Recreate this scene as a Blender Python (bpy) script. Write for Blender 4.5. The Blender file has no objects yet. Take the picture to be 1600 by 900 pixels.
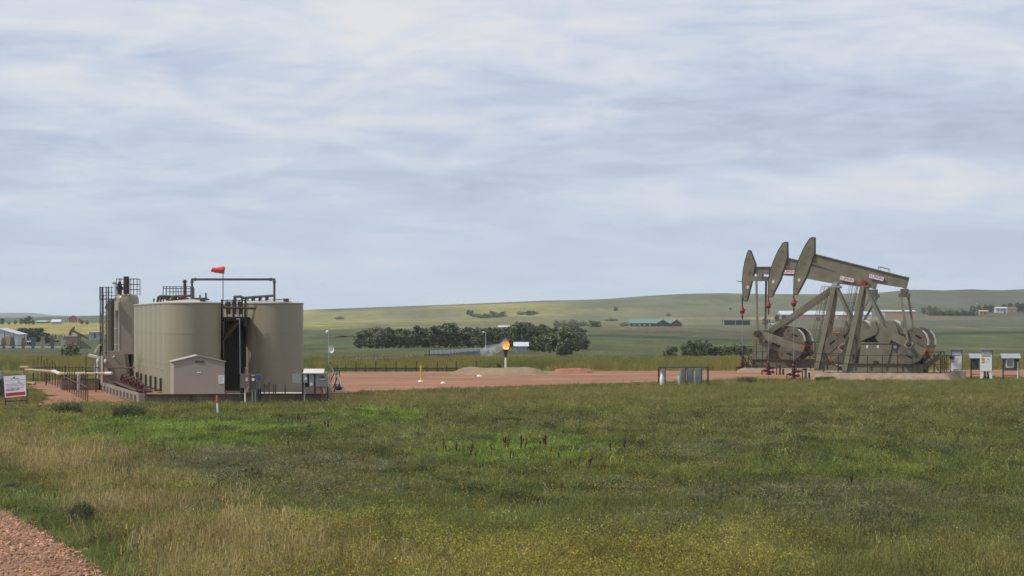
import bpy, math, random
import numpy as np
from mathutils import Vector, Matrix
random.seed(7); rng = np.random.default_rng(7)
R = math.radians
scene = bpy.context.scene
col = scene.collection

# ------------------------------------------------------------------ camera
F, CX, HV, CZ = 5000.0, 800.0, 500.0, 5.0        # focal length in photo pixels, horizon row, eye height
cam = bpy.data.cameras.new("camera"); cam.sensor_width = 36.0; cam.lens = F / 1600 * 36
cam.shift_y = (HV - 450.0) / 1600.0; cam.clip_start = 0.5; cam.clip_end = 40000
camo = bpy.data.objects.new("camera", cam); col.objects.link(camo)
camo.location = (0, 0, CZ); camo.rotation_euler = (R(90), 0, 0)
scene.camera = camo

# ------------------------------------------------------------------ light
SUN_EL, SUN_AZ = 50.0, -104.0                    # azimuth measured from +Y towards +X
world = bpy.data.worlds.new("World"); scene.world = world; world.use_nodes = True
sun = bpy.data.lights.new("sun", 'SUN'); sun.energy = 2.7; sun.angle = R(3); sun.color = (1.0, .95, .87)
suno = bpy.data.objects.new("sun", sun); col.objects.link(suno)
_d = Vector((math.sin(R(SUN_AZ)) * math.cos(R(SUN_EL)), math.cos(R(SUN_AZ)) * math.cos(R(SUN_EL)), math.sin(R(SUN_EL))))
suno.rotation_euler = (-_d).to_track_quat('-Z', 'Y').to_euler()
scene.view_settings.view_transform = 'Standard'; scene.view_settings.look = 'None'
scene.view_settings.exposure = 0.3; scene.view_settings.gamma = 1.0
scene.view_settings.use_curve_mapping = False
scene.cycles.use_denoising = True
scene.cycles.volume_bounces = 1; scene.cycles.max_bounces = 6; scene.cycles.transparent_max_bounces = 8

def build_world():
    nt = world.node_tree; nt.nodes.clear(); N = nt.nodes.new; L = nt.links.new
    out = N('ShaderNodeOutputWorld'); mixs = N('ShaderNodeMixShader')
    b1 = N('ShaderNodeBackground'); b2 = N('ShaderNodeBackground')
    sky = N('ShaderNodeTexSky'); sky.sky_type = 'NISHITA'; sky.sun_disc = False
    sky.sun_elevation = R(SUN_EL); sky.sun_rotation = R(SUN_AZ); sky.dust_density = 1.5
    L(sky.outputs[0], b1.inputs[0]); b1.inputs[1].default_value = 0.075
    tc = N('ShaderNodeTexCoord'); sep = N('ShaderNodeSeparateXYZ'); L(tc.outputs['Generated'], sep.inputs[0])
    def M(op, a, b=None, c=None, clamp=False):
        n = N('ShaderNodeMath'); n.operation = op; n.use_clamp = clamp
        for i, v in enumerate((a, b, c)):
            if v is None: continue
            if isinstance(v, (int, float)): n.inputs[i].default_value = v
            else: L(v, n.inputs[i])
        return n.outputs[0]
    az = M('ARCTAN2', sep.outputs[0], sep.outputs[1])
    el = M('ARCSINE', sep.outputs[2])
    elp = M('POWER', M('MAXIMUM', el, 0.0), 0.75)
    def noise(sa, se, off, det, rough, dist=0.0):
        cmb = N('ShaderNodeCombineXYZ')
        L(M('MULTIPLY', az, sa), cmb.inputs[0]); L(M('MULTIPLY', elp, se), cmb.inputs[1]); cmb.inputs[2].default_value = off
        n = N('ShaderNodeTexNoise'); n.inputs['Scale'].default_value = 1.0; n.inputs['Detail'].default_value = det
        n.inputs['Roughness'].default_value = rough; n.inputs['Distortion'].default_value = dist
        L(cmb.outputs[0], n.inputs['Vector']); return n.outputs[0]
    big = noise(7, 26, 3.1, 3, .5, .4); mid = noise(19, 44, 7.7, 6, .58, .7); fine = noise(42, 170, 1.2, 6, .62, .5)
    s = M('ADD', M('MULTIPLY', big, .42), M('ADD', M('MULTIPLY', mid, .42), M('MULTIPLY', fine, .16)))
    # cloud decks one behind the other, thick and thin by height over the horizon
    wob = M('ADD', el, M('MULTIPLY', M('SUBTRACT', big, .5), .030))
    deck = N('ShaderNodeValToRGB'); L(M('MULTIPLY', wob, 8.0), deck.inputs[0]); dr = deck.color_ramp; dr.interpolation = 'B_SPLINE'
    for i, (p, c) in enumerate(((0.0, .45), (.22, .42), (.345, .62), (.42, .40), (.475, .34), (.56, .60), (.66, .62), (.76, .48), (1.0, .50))):
        k = dr.elements[i] if i < 2 else dr.elements.new(p); k.position = p; k.color = (c, c, c, 1)
    s = M('ADD', s, M('MULTIPLY', M('SUBTRACT', deck.outputs[0], .5), .33))
    ramp = N('ShaderNodeValToRGB'); L(s, ramp.inputs[0]); cr = ramp.color_ramp
    cr.elements[0].position = .37; cr.elements[0].color = (.37, .425, .54, 1)
    cr.elements[1].position = .64; cr.elements[1].color = (.65, .65, .675, 1)
    e = cr.elements.new(.46); e.color = (.445, .51, .635, 1)
    e = cr.elements.new(.54); e.color = (.55, .59, .67, 1)
    # the blue air low over the horizon, the grey overhead
    lo = N('ShaderNodeMapRange'); L(el, lo.inputs[0]); lo.inputs[1].default_value = 0.0; lo.inputs[2].default_value = 0.062
    lo.inputs[3].default_value = .80; lo.inputs[4].default_value = 0.0; lo.interpolation_type = 'SMOOTHSTEP'
    lom = M('MULTIPLY', lo.outputs[0], M('SUBTRACT', 1.35, M('MULTIPLY', s, 1.0)), clamp=True)
    mx = N('ShaderNodeMix'); mx.data_type = 'RGBA'; L(lom, mx.inputs[0]); L(ramp.outputs[0], mx.inputs[6])
    mx.inputs[7].default_value = (.46, .57, .70, 1)
    L(mx.outputs[2], b2.inputs[0]); b2.inputs[1].default_value = 1.0
    mixs.inputs[0].default_value = .90
    L(b1.outputs[0], mixs.inputs[1]); L(b2.outputs[0], mixs.inputs[2]); L(mixs.outputs[0], out.inputs[0])
build_world()

# ------------------------------------------------------------------ numpy helpers
def hash2(ix, iy, seed):
    h = (ix.astype(np.int64) * 374761393 + iy.astype(np.int64) * 668265263 + seed * 982451653) & 0xffffffff
    h = ((h ^ (h >> 13)) * 1274126177) & 0xffffffff
    return ((h ^ (h >> 16)) & 0xffff) / 65535.0
def vnoise(x, y, seed=0):
    x = np.asarray(x, float); y = np.asarray(y, float)
    ix = np.floor(x); iy = np.floor(y); fx = x - ix; fy = y - iy
    fx = fx * fx * (3 - 2 * fx); fy = fy * fy * (3 - 2 * fy)
    a = hash2(ix, iy, seed); b = hash2(ix + 1, iy, seed); c = hash2(ix, iy + 1, seed); d = hash2(ix + 1, iy + 1, seed)
    return (a * (1 - fx) + b * fx) * (1 - fy) + (c * (1 - fx) + d * fx) * fy
def fbm(x, y, seed=0, o=4):
    s = 0; a = .5; t = 0
    for k in range(o):
        s = s + a * vnoise(x * 2 ** k, y * 2 ** k, seed + k * 17); t += a; a *= .5
    return s / t
def sst(a, b, x):
    t = np.clip((np.asarray(x, float) - a) / (b - a), 0, 1); return t * t * (3 - 2 * t)

# ------------------------------------------------------------------ terrain heights
_zd = [0, 40, 60, 120, 180, 215, 245, 290, 312, 345, 400, 500, 600, 750, 900, 1100, 1300, 1600]
_zz = [-.2, -.25, -.3, -.6, -.75, -.7, -.5, -.15, 0, -.05, -.36, -.8, -1.1, -1.6, -1.66, -.94, .32, 2.44]
_ru = [-1600, -300, 0, 60, 130, 300, 473, 560, 600, 700, 760, 850, 900, 950, 1000, 1050, 1080, 1130, 1200, 1300, 1377, 1420, 1450, 1476, 1516, 1560, 1600, 1900, 3200]
_rv = [492, 496, 497, 496, 494, 489, 484.5, 481, 479.5, 476, 473.5, 469.5, 468.8, 467, 463, 460, 458.7, 458, 459.5, 459.5, 457, 452.6, 453, 453.8, 451.8, 453.6, 452, 456, 462]
RIDGE = 3600.0
def height(x, D):
    x = np.asarray(x, float); D = np.asarray(D, float)
    near = np.interp(D, _zd, _zz) + .10 * (fbm(x * .09, D * .09, 5, 3) - .5) * sst(320, 300, D) * sst(55, 70, D)
    near = near + .5 * (fbm(x * .01, D * .01, 9, 3) - .5) * sst(420, 600, D)
    u = CX + F * x / np.maximum(D, 1)
    rv = np.interp(u, _ru, _rv)
    t = np.clip((D - 1600) / (RIDGE - 1600), 0, 1)
    v = 508 + (rv - 508) * (t * t * (3 - 2 * t))
    far = CZ - (v - HV) * np.minimum(D, RIDGE) / F
    far = far + (fbm(x * .0035 + 3, D * .0035, 21, 4) - .5) * 13 * t * (1 - t) * 4 * .5
    far = far - 25 * sst(RIDGE, RIDGE + 1800, D) * np.clip((far + 10) / 40, 0, 1)
    return np.where(D <= 1600, near, far)
def zg(x, D): return float(height(x, D))
_Ds = np.concatenate([np.arange(45, 420, .5), np.geomspace(420, RIDGE, 1600)])
def gD(u, v):
    """distance at which the ground along bearing u reaches row v (first from near)"""
    x = (u - CX) / F * _Ds
    vv = HV + F * (CZ - height(x, _Ds)) / _Ds
    k = np.argmax(vv <= v)
    return float(_Ds[k])
def X(u, D): return (u - CX) / F * D
def Z(v, D): return CZ - (v - HV) / F * D
def gpt(u, v):
    D = gD(u, v); return (X(u, D), D)

# ------------------------------------------------------------------ materials
def newmat(name):
    m = bpy.data.materials.new(name); m.use_nodes = True
    nt = m.node_tree; b = nt.nodes['Principled BSDF']; return m, nt, b
def mat(name, c, rough=.6, metal=0.0, var=.12, scale=1.5, dirt=None, dirt_amt=.35, dirt_scale=.8, streak=False, spec=.4):
    m, nt, b = newmat(name); N = nt.nodes.new; L = nt.links.new
    b.inputs['Roughness'].default_value = rough; b.inputs['Metallic'].default_value = metal
    b.inputs['Specular IOR Level'].default_value = spec
    tc = N('ShaderNodeTexCoord'); n = N('ShaderNodeTexNoise'); n.inputs['Scale'].default_value = scale; n.inputs['Detail'].default_value = 5
    L(tc.outputs['Object'], n.inputs['Vector'])
    mr = N('ShaderNodeMapRange'); mr.inputs[1].default_value = .3; mr.inputs[2].default_value = .7
    mr.inputs[3].default_value = 1 - var; mr.inputs[4].default_value = 1 + var; L(n.outputs[0], mr.inputs[0])
    mul = N('ShaderNodeMix'); mul.data_type = 'RGBA'; mul.blend_type = 'MULTIPLY'; mul.inputs[0].default_value = 1
    mul.inputs[6].default_value = (*c, 1); L(mr.outputs[0], mul.inputs[7]); last = mul.outputs[2]
    if dirt:
        mp = N('ShaderNodeMapping'); L(tc.outputs['Object'], mp.inputs[0])
        mp.inputs['Scale'].default_value = (dirt_scale * 4, dirt_scale * 4, dirt_scale * .35) if streak else (dirt_scale,) * 3
        n2 = N('ShaderNodeTexNoise'); n2.inputs['Scale'].default_value = 1; n2.inputs['Detail'].default_value = 7; n2.inputs['Roughness'].default_value = .65
        L(mp.outputs[0], n2.inputs['Vector'])
        r2 = N('ShaderNodeMapRange'); r2.inputs[1].default_value = .48; r2.inputs[2].default_value = .72; r2.inputs[3].default_value = 0; r2.inputs[4].default_value = dirt_amt
        L(n2.outputs[0], r2.inputs[0])
        mx = N('ShaderNodeMix'); mx.data_type = 'RGBA'; L(r2.outputs[0], mx.inputs[0]); L(last, mx.inputs[6]); mx.inputs[7].default_value = (*dirt, 1)
        last = mx.outputs[2]
    L(last, b.inputs['Base Color']); return m
M_ = {}
M_['tank'] = mat('tank_paint', (.258, .232, .150), .36, spec=.6, var=.06, scale=.4, dirt=(.15, .13, .09), dirt_amt=.16, dirt_scale=.35, streak=True)
M_['roofp'] = mat('tank_roof_paint', (.42, .40, .34), .5, var=.06, dirt=(.3, .26, .2))
M_['pump'] = mat('pump_paint', (.185, .172, .120), .5, var=.12, scale=1.2, dirt=(.085, .06, .04), dirt_amt=.55, dirt_scale=.8)
M_['weight'] = mat('counterweight_paint', (.130, .118, .083), .55, var=.16, scale=2, dirt=(.07, .045, .03), dirt_amt=.7, dirt_scale=1.3)
M_['pumpd'] = mat('pump_paint_worn', (.125, .11, .08), .55, var=.15, dirt=(.09, .055, .035), dirt_amt=.5, dirt_scale=1.2)
M_['edge'] = mat('dark_edge', (.05, .045, .038), .6, var=.2)
M_['light_edge'] = mat('pale_edge', (.6, .58, .5), .5)  # pale tone for painted edge highlights and for worn marks
M_['orange'] = mat('orange_paint', (.56, .13, .045), .55, var=.15, dirt=(.2, .09, .04), dirt_scale=2)
M_['redp'] = mat('red_paint', (.25, .035, .03), .5, var=.15, dirt=(.1, .03, .02))
M_['maroon'] = mat('maroon_paint', (.10, .018, .02), .5, var=.2, dirt=(.05, .03, .02))
M_['rust'] = mat('rusty_pipe', (.075, .042, .03), .75, var=.3, scale=4, dirt=(.13, .06, .035))
M_['dark'] = mat('dark_steel', (.038, .034, .031), .6, var=.2, dirt=(.08, .045, .03))
M_['gun'] = mat('grey_steel', (.10, .10, .105), .5, .4, var=.15)
M_['galv'] = mat('galvanised', (.36, .37, .38), .45, .3, var=.12)
M_['greybox'] = mat('grey_enclosure', (.30, .31, .32), .5, var=.06, dirt=(.2, .19, .17))
M_['white'] = mat('white_paint', (.78, .77, .77), .45, var=.04, dirt=(.5, .47, .42), dirt_amt=.3)
M_['cream'] = mat('cream_paint', (.36, .275, .145), .55, var=.1, dirt=(.25, .16, .09))
M_['yellow'] = mat('yellow_paint', (.62, .42, .06), .5, var=.1)
M_['shed'] = mat('shed_panel', (.32, .265, .225), .6, var=.05, scale=.7, dirt=(.27, .22, .18), dirt_amt=.3, streak=True)
M_['tan'] = mat('tan_panel', (.25, .215, .16), .6, var=.07, dirt=(.2, .16, .11), streak=True)
M_['shedp'] = mat('insulation_panel', (.27, .235, .18), .6, var=.05, dirt=(.2, .16, .12), streak=True)
M_['shedroof'] = mat('shed_roof', (.40, .36, .32), .6, var=.06)
M_['brownpanel'] = mat('brown_enclosure', (.17, .125, .105), .55, var=.1, dirt=(.1, .07, .05))
M_['berm'] = mat('containment_steel', (.24, .20, .165), .65, var=.1, dirt=(.16, .1, .07), dirt_amt=.6, dirt_scale=1.0)
M_['bermd'] = mat('containment_weathered', (.13, .085, .062), .75, var=.2, dirt=(.3, .24, .19), dirt_amt=.55, dirt_scale=1.4)
M_['conc'] = mat('concrete', (.36, .32, .27), .85, var=.12, scale=2, dirt=(.3, .17, .1), dirt_amt=.6)
M_['footing'] = mat('dirt_covered_footing', (.27, .185, .125), .9, var=.2, scale=1.5, dirt=(.33, .27, .21), dirt_amt=.6, dirt_scale=.6)
M_['slab'] = mat('pale_slab', (.55, .52, .48), .85, var=.1)
M_['redroof'] = mat('windsock_cloth', (.70, .09, .055), .8, var=.06)
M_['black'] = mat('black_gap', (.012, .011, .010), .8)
M_['blue'] = mat('blue_plastic', (.05, .06, .35), .4)
M_['bluegrey'] = mat('blue_grey_tote', (.22, .27, .295), .4, var=.1)
M_['barnred'] = mat('barn_red', (.30, .045, .05), .7, var=.1)
M_['maroonwall'] = mat('maroon_wall', (.16, .075, .07), .7, var=.1)
M_['brownwall'] = mat('brown_wall', (.40, .26, .205), .7, var=.08)
M_['greenroof'] = mat('green_metal_roof', (.10, .22, .17), .5, var=.06)
M_['paleroof'] = mat('pale_metal_roof', (.46, .52, .54), .45, var=.06)
M_['greywall'] = mat('grey_blue_wall', (.30, .34, .38), .6, var=.06)
M_['whitewall'] = mat('white_siding', (.52, .53, .54), .6, var=.05)
M_['darkwood'] = mat('dark_timber', (.055, .045, .045), .8, var=.3)
M_['sagepaper'] = mat('sign_white', (.74, .74, .76), .5, var=.02)
M_['signred'] = mat('sign_red', (.42, .03, .03), .5, var=.04)
M_['signink'] = mat('sign_ink', (.30, .30, .36), .6)
M_['glass'] = mat('window_glass', (.06, .07, .08), .15)
M_['tire'] = mat('tyre_rubber', (.02, .02, .02), .85)
M_['stalk'] = mat('dock_seed', (.055, .021, .014), .85, var=.3, scale=6)
M_['bark'] = mat('bark', (.075, .055, .04), .9, var=.25, scale=3)

def foliage_mat(name, c, c2):
    m, nt, b = newmat(name); N = nt.nodes.new; L = nt.links.new
    g = N('ShaderNodeNewGeometry'); r = N('ShaderNodeValToRGB'); L(g.outputs['Random Per Island'], r.inputs[0])
    r.color_ramp.elements[0].color = (*c, 1); r.color_ramp.elements[1].color = (*c2, 1)
    L(r.outputs[0], b.inputs['Base Color']); b.inputs['Roughness'].default_value = .7; b.inputs['Specular IOR Level'].default_value = .2
    return m
M_['leafA'] = foliage_mat('leaf_dark', (.050, .066, .034), (.115, .138, .064))
M_['leafB'] = foliage_mat('leaf_mid', (.072, .092, .042), (.150, .168, .080))
M_['leafC'] = foliage_mat('leaf_pale', (.115, .128, .075), (.21, .215, .135))
M_['weed'] = foliage_mat('weed_leaf', (.06, .078, .03), (.16, .17, .07))
M_['sageleaf'] = foliage_mat('sage_leaf', (.085, .095, .048), (.19, .195, .105))

def instancer_mat(name, rough=.75, trans=.0, two=None):
    m, nt, b = newmat(name); N = nt.nodes.new; L = nt.links.new
    a = N('ShaderNodeAttribute'); a.attribute_type = 'INSTANCER'; a.attribute_name = 'tint'
    g = N('ShaderNodeNewGeometry'); mr = N('ShaderNodeMapRange'); L(g.outputs['Random Per Island'], mr.inputs[0])
    mr.inputs[3].default_value = .7; mr.inputs[4].default_value = 1.3
    mul = N('ShaderNodeMix'); mul.data_type = 'RGBA'; mul.blend_type = 'MULTIPLY'; mul.inputs[0].default_value = 1
    L(a.outputs['Color'], mul.inputs[6]); L(mr.outputs[0], mul.inputs[7]); L(mul.outputs[2], b.inputs['Base Color'])
    b.inputs['Roughness'].default_value = rough; b.inputs['Specular IOR Level'].default_value = .15
    if trans:
        tl = N('ShaderNodeBsdfTranslucent'); L(mul.outputs[2], tl.inputs[0]); mx = N('ShaderNodeMixShader'); mx.inputs[0].default_value = trans
        L(b.outputs[0], mx.inputs[1]); L(tl.outputs[0], mx.inputs[2]); L(mx.outputs[0], nt.nodes['Material Output'].inputs[0])
    return m
M_['blade'] = instancer_mat('grass_blade', .75, .4)
M_['stone'] = instancer_mat('stone', .9)

# ------------------------------------------------------------------ mesh builder
class MB:
    def __init__(s): s.v = []; s.f = []; s.sm = []
    def add(s, vs, fs, smooth=False):
        o = len(s.v); s.v += [tuple(p) for p in vs]; s.f += [tuple(i + o for i in f) for f in fs]; s.sm += [smooth] * len(fs); return s
    def box(s, x0, x1, y0, y1, z0, z1):
        vs = [(x, y, z) for z in (z0, z1) for y in (y0, y1) for x in (x0, x1)]
        return s.add(vs, [(0, 2, 3, 1), (4, 5, 7, 6), (0, 1, 5, 4), (2, 6, 7, 3), (0, 4, 6, 2), (1, 3, 7, 5)])
    def bar(s, p, q, w, h=None, up=(0, 0, 1)):
        h = h or w; p = Vector(p); q = Vector(q); d = (q - p).normalized(); up = Vector(up)
        a = d.cross(up)
        if a.length < 1e-3: a = d.cross(Vector((0, 1, 0)))
        a.normalize(); b = a.cross(d).normalized(); a *= w / 2; b *= h / 2
        vs = [p - a - b, p + a - b, p + a + b, p - a + b, q - a - b, q + a - b, q + a + b, q - a + b]
        return s.add(vs, [(3, 2, 1, 0), (4, 5, 6, 7), (0, 1, 5, 4), (1, 2, 6, 5), (2, 3, 7, 6), (3, 0, 4, 7)])
    def cyl(s, p, q, r0, r1=None, n=12, caps=True, smooth=True):
        r1 = r0 if r1 is None else r1; p = Vector(p); q = Vector(q); d = (q - p).normalized()
        a = d.cross(Vector((0, 0, 1)))
        if a.length < 1e-3: a = Vector((1, 0, 0))
        a.normalize(); b = d.cross(a)
        ring = [(math.cos(2 * math.pi * i / n), math.sin(2 * math.pi * i / n)) for i in range(n)]
        vs = [p + (a * c + b * t) * r0 for c, t in ring] + [q + (a * c + b * t) * r1 for c, t in ring]
        s.add(vs, [(i, (i + 1) % n, n + (i + 1) % n, n + i) for i in range(n)], smooth)
        if caps:
            s.add(vs[:n], [tuple(range(n - 1, -1, -1))]); s.add(vs[n:], [tuple(range(n))])
        return s
    def tube(s, pts, r, n=8):
        for a, b in zip(pts[:-1], pts[1:]): s.cyl(a, b, r, n=n)
        for p in pts[1:-1]: s.blob(p, (r * 1.08,) * 3, 8, 5)
        return s
    def lathe(s, prof, n=32, c=(0, 0, 0), smooth=True, a0=0.0):
        o = []
        for r, z in prof:
            for i in range(n):
                t = a0 + 2 * math.pi * i / n; o.append((c[0] + r * math.cos(t), c[1] + r * math.sin(t), c[2] + z))
        fs = [(j * n + i, j * n + (i + 1) % n, (j + 1) * n + (i + 1) % n, (j + 1) * n + i) for j in range(len(prof) - 1) for i in range(n)]
        return s.add(o, fs, smooth)
    def prism(s, poly, y0, y1):
        n = len(poly); area = sum(poly[i][0] * poly[(i + 1) % n][1] - poly[(i + 1) % n][0] * poly[i][1] for i in range(n))
        if area < 0: poly = poly[::-1]
        vs = [(x, y0, z) for x, z in poly] + [(x, y1, z) for x, z in poly]
        return s.add(vs, [tuple(range(n)), tuple(range(2 * n - 1, n - 1, -1))] + [(i, n + i, n + (i + 1) % n, (i + 1) % n) for i in range(n)])
    def blob(s, c, r, n=12, m=8, jit=0.0, seed=0):
        rr = random.Random(seed); vs = [(c[0], c[1], c[2] - r[2])]
        for j in range(1, m):
            ph = -math.pi / 2 + math.pi * j / m
            for i in range(n):
                t = 2 * math.pi * i / n; k = 1 + rr.uniform(-jit, jit)
                vs.append((c[0] + r[0] * k * math.cos(ph) * math.cos(t), c[1] + r[1] * k * math.cos(ph) * math.sin(t), c[2] + r[2] * k * math.sin(ph)))
        vs.append((c[0], c[1], c[2] + r[2])); top = len(vs) - 1; fs = []
        for i in range(n):
            fs.append((0, 1 + (i + 1) % n, 1 + i)); fs.append((top, 1 + (m - 2) * n + i, 1 + (m - 2) * n + (i + 1) % n))
        for j in range(m - 2):
            for i in range(n):
                a = 1 + j * n; fs.append((a + i, a + (i + 1) % n, a + n + (i + 1) % n, a + n + i))
        return s.add(vs, fs, True)
    def mesh(s, name, m):
        me = bpy.data.meshes.new(name); me.from_pydata(s.v, [], s.f)
        me.polygons.foreach_set('use_smooth', s.sm); me.materials.append(m); me.update()
        if any(s.sm): me.set_sharp_from_angle(angle=R(38))
        return me
    def part(s, name, m, parent, label=None):
        o = bpy.data.objects.new(name, s.mesh(name, m)); col.objects.link(o)
        if parent is not None: o.parent = parent
        if label: o['label'] = label
        return o
def tag(o, label, cat, group=None, kind=None):
    if label: o['label'] = label
    if cat: o['category'] = cat
    if group: o['group'] = group
    if kind: o['kind'] = kind
    return o
def thing(name, label, cat, loc=(0, 0, 0), rz=0.0, group=None):
    o = bpy.data.objects.new(name, None); col.objects.link(o); o.empty_display_size = .2
    o.location = loc; o.rotation_euler = (0, 0, rz); return tag(o, label, cat, group)
def dup(root, loc, rz=0.0, label=None, scale=None):
    r = root.copy(); col.objects.link(r); r.location = loc; r.rotation_euler = (0, 0, rz)
    if scale is not None: r.scale = scale if hasattr(scale, '__len__') else (scale,) * 3
    if label: r['label'] = label
    for ch in list(root.children):
        c = ch.copy(); col.objects.link(c); c.parent = r
        for g in list(ch.children):
            d = g.copy(); col.objects.link(d); d.parent = c
    return r
ORD = "first second third fourth fifth sixth seventh eighth ninth tenth eleventh twelfth thirteenth fourteenth fifteenth sixteenth seventeenth eighteenth nineteenth twentieth".split()
ORD += ["twenty-" + o for o in ORD[:9]] + ["thirtieth"] + ["thirty-" + o for o in ORD[:9]] + ["fortieth"] + ["forty-" + o for o in ORD[:9]] + ["fiftieth"] + ["fifty-" + o for o in ORD[:9]]

# ------------------------------------------------------------------ meadow zones (what grows where)
def uv_of(x, D, z):
    return CX + F * x / D, HV + F * (CZ - z) / D
def poly_in(px, py, poly):
    inside = np.zeros(px.shape, bool); n = len(poly)
    for i in range(n):
        x0, y0 = poly[i]; x1, y1 = poly[(i + 1) % n]
        if y0 == y1: continue
        c = ((y0 > py) != (y1 > py)) & (px < (x1 - x0) * (py - y0) / (y1 - y0) + x0); inside ^= c
    return inside
C_ = dict(dry=(.40, .315, .165), straw=(.27, .245, .085), strip=(.165, .205, .068), lush=(.19, .29, .05), sage=(.180, .182, .112), olive=(.225, .212, .080),
          clover=(.27, .25, .07), mid=(.168, .196, .060), deep=(.080, .098, .044))
C_ = {k: (c[0] * 1.16, c[1] * 1.08, c[2]) for k, c in C_.items()}
KEYS = list(C_)
def zones(x, D):
    """weights of each kind of growth at a place in the meadow"""
    z = height(x, D); u, v = uv_of(x, D, z)
    n1 = fbm(x * .16, D * .06, 31); n2 = fbm(x * .33, D * .11, 47); n3 = fbm(x * .9, D * .35, 59)
    uu = u + (n2 - .5) * 340 + (n3 - .5) * 260; vv = v + (n1 - .5) * 40 + (n3 - .5) * 22
    W = {k: np.zeros_like(x) for k in KEYS}
    W['mid'] += .45 + .5 * n3
    rb = np.interp(v, [630, 660, 700, 750, 800, 850, 900], [50, 80, 130, 220, 320, 450, 640])
    lb = np.interp(v, [690, 740, 800, 850, 900], [-60, 20, 120, 190, 260])
    dry = sst(140, -160, uu - rb) * sst(-50, 60, u + (n3 - .5) * 130 - lb) * sst(640, 665, v)
    W['dry'] += 1.5 * dry * sst(.37, .60, n2 * .6 + n3 * .4) * sst(645, 710, v); W['straw'] += 1.2 * dry; W['mid'] += 1.1 * dry * n3
    W['strip'] += 3.2 * sst(20, -25, u + (n3 - .5) * 50 - lb) * sst(650, 700, v)
    lush = np.maximum.reduce([sst(1, .3, np.hypot((uu - 250) / 230, (vv - 680) / 34)), .8 * sst(1, .3, np.hypot((uu - 520) / 150, (vv - 648) / 18)),
                              .55 * sst(1, .3, np.hypot((uu - 930) / 210, (vv - 640) / 14)), .28 * sst(1, .3, np.hypot((uu - 1330) / 330, (vv - 735) / 40)) * sst(.4, .6, n3),
                              .35 * sst(1, .3, np.hypot((uu - 860) / 260, (vv - 700) / 30))])
    W['lush'] += 6.0 * lush * (.15 + 1.5 * n2)
    W['sage'] += 1.6 * sst(.44, .64, n1 * .6 + n2 * .4) * sst(650, 670, v) * sst(880, 780, v) * sst(160, 330, uu)
    W['sage'] += 1.3 * sst(1, .4, np.hypot((uu - 430) / 260, (vv - 730) / 40))
    W['olive'] += 2.4 * sst(652, 625, vv) + .7 * sst(640, 700, u) * sst(700, 640, vv) + .9 * sst(830, 870, v) * sst(800, 1100, u)
    W['clover'] += 1.1 * sst(815, 900, vv) * sst(600, 760, uu) * sst(1330, 1200, uu) + .9 * sst(800, 850, vv) * sst(330, 430, uu) * sst(700, 560, uu)
    W['clover'] += 1.0 * dry * sst(.5, .65, n3)
    W['deep'] += 3.2 * sst(.54, .64, n3) * sst(630, 650, v) * sst(900, 800, v)
    S = sum(W.values()) + 1e-6
    return {k: w / S for k, w in W.items()}, u, v
def zone_col(W):
    return sum(W[k][..., None] * np.array(C_[k]) for k in KEYS)

# ------------------------------------------------------------------ ground
def set_col(me, rgb):
    a = me.color_attributes.new('growth', 'FLOAT_COLOR', 'POINT')
    c = np.ones((len(rgb), 4), np.float32); c[:, :3] = rgb; a.data.foreach_set('color', c.ravel())
def grid_mesh(name, xs, ys, zs, mat_, rgb=None, keep=None):
    ny, nx = xs.shape; co = np.stack([xs, ys, zs], -1).reshape(-1, 3)
    j, i = np.meshgrid(np.arange(ny - 1), np.arange(nx - 1), indexing='ij'); a = (j * nx + i).ravel()
    q = np.stack([a, a + 1, a + nx + 1, a + nx], 1)
    if keep is not None:
        q = q[keep.ravel()]; used = np.unique(q); rm = -np.ones(len(co), int); rm[used] = np.arange(len(used)); q = rm[q]; co = co[used]
        if rgb is not None: rgb = rgb.reshape(-1, 3)[used]
    me = bpy.data.meshes.new(name); me.vertices.add(len(co)); me.vertices.foreach_set('co', co.ravel().astype(np.float32))
    me.loops.add(q.size); me.loops.foreach_set('vertex_index', q.ravel().astype(np.int32))
    me.polygons.add(len(q)); me.polygons.foreach_set('loop_start', np.arange(0, q.size, 4, dtype=np.int32))
    me.polygons.foreach_set('use_smooth', np.ones(len(q), bool)); me.update(calc_edges=True); me.validate()
    if rgb is not None: set_col(me, np.asarray(rgb).reshape(-1, 3))
    me.materials.append(mat_); o = bpy.data.objects.new(name, me); col.objects.link(o); return o

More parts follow.
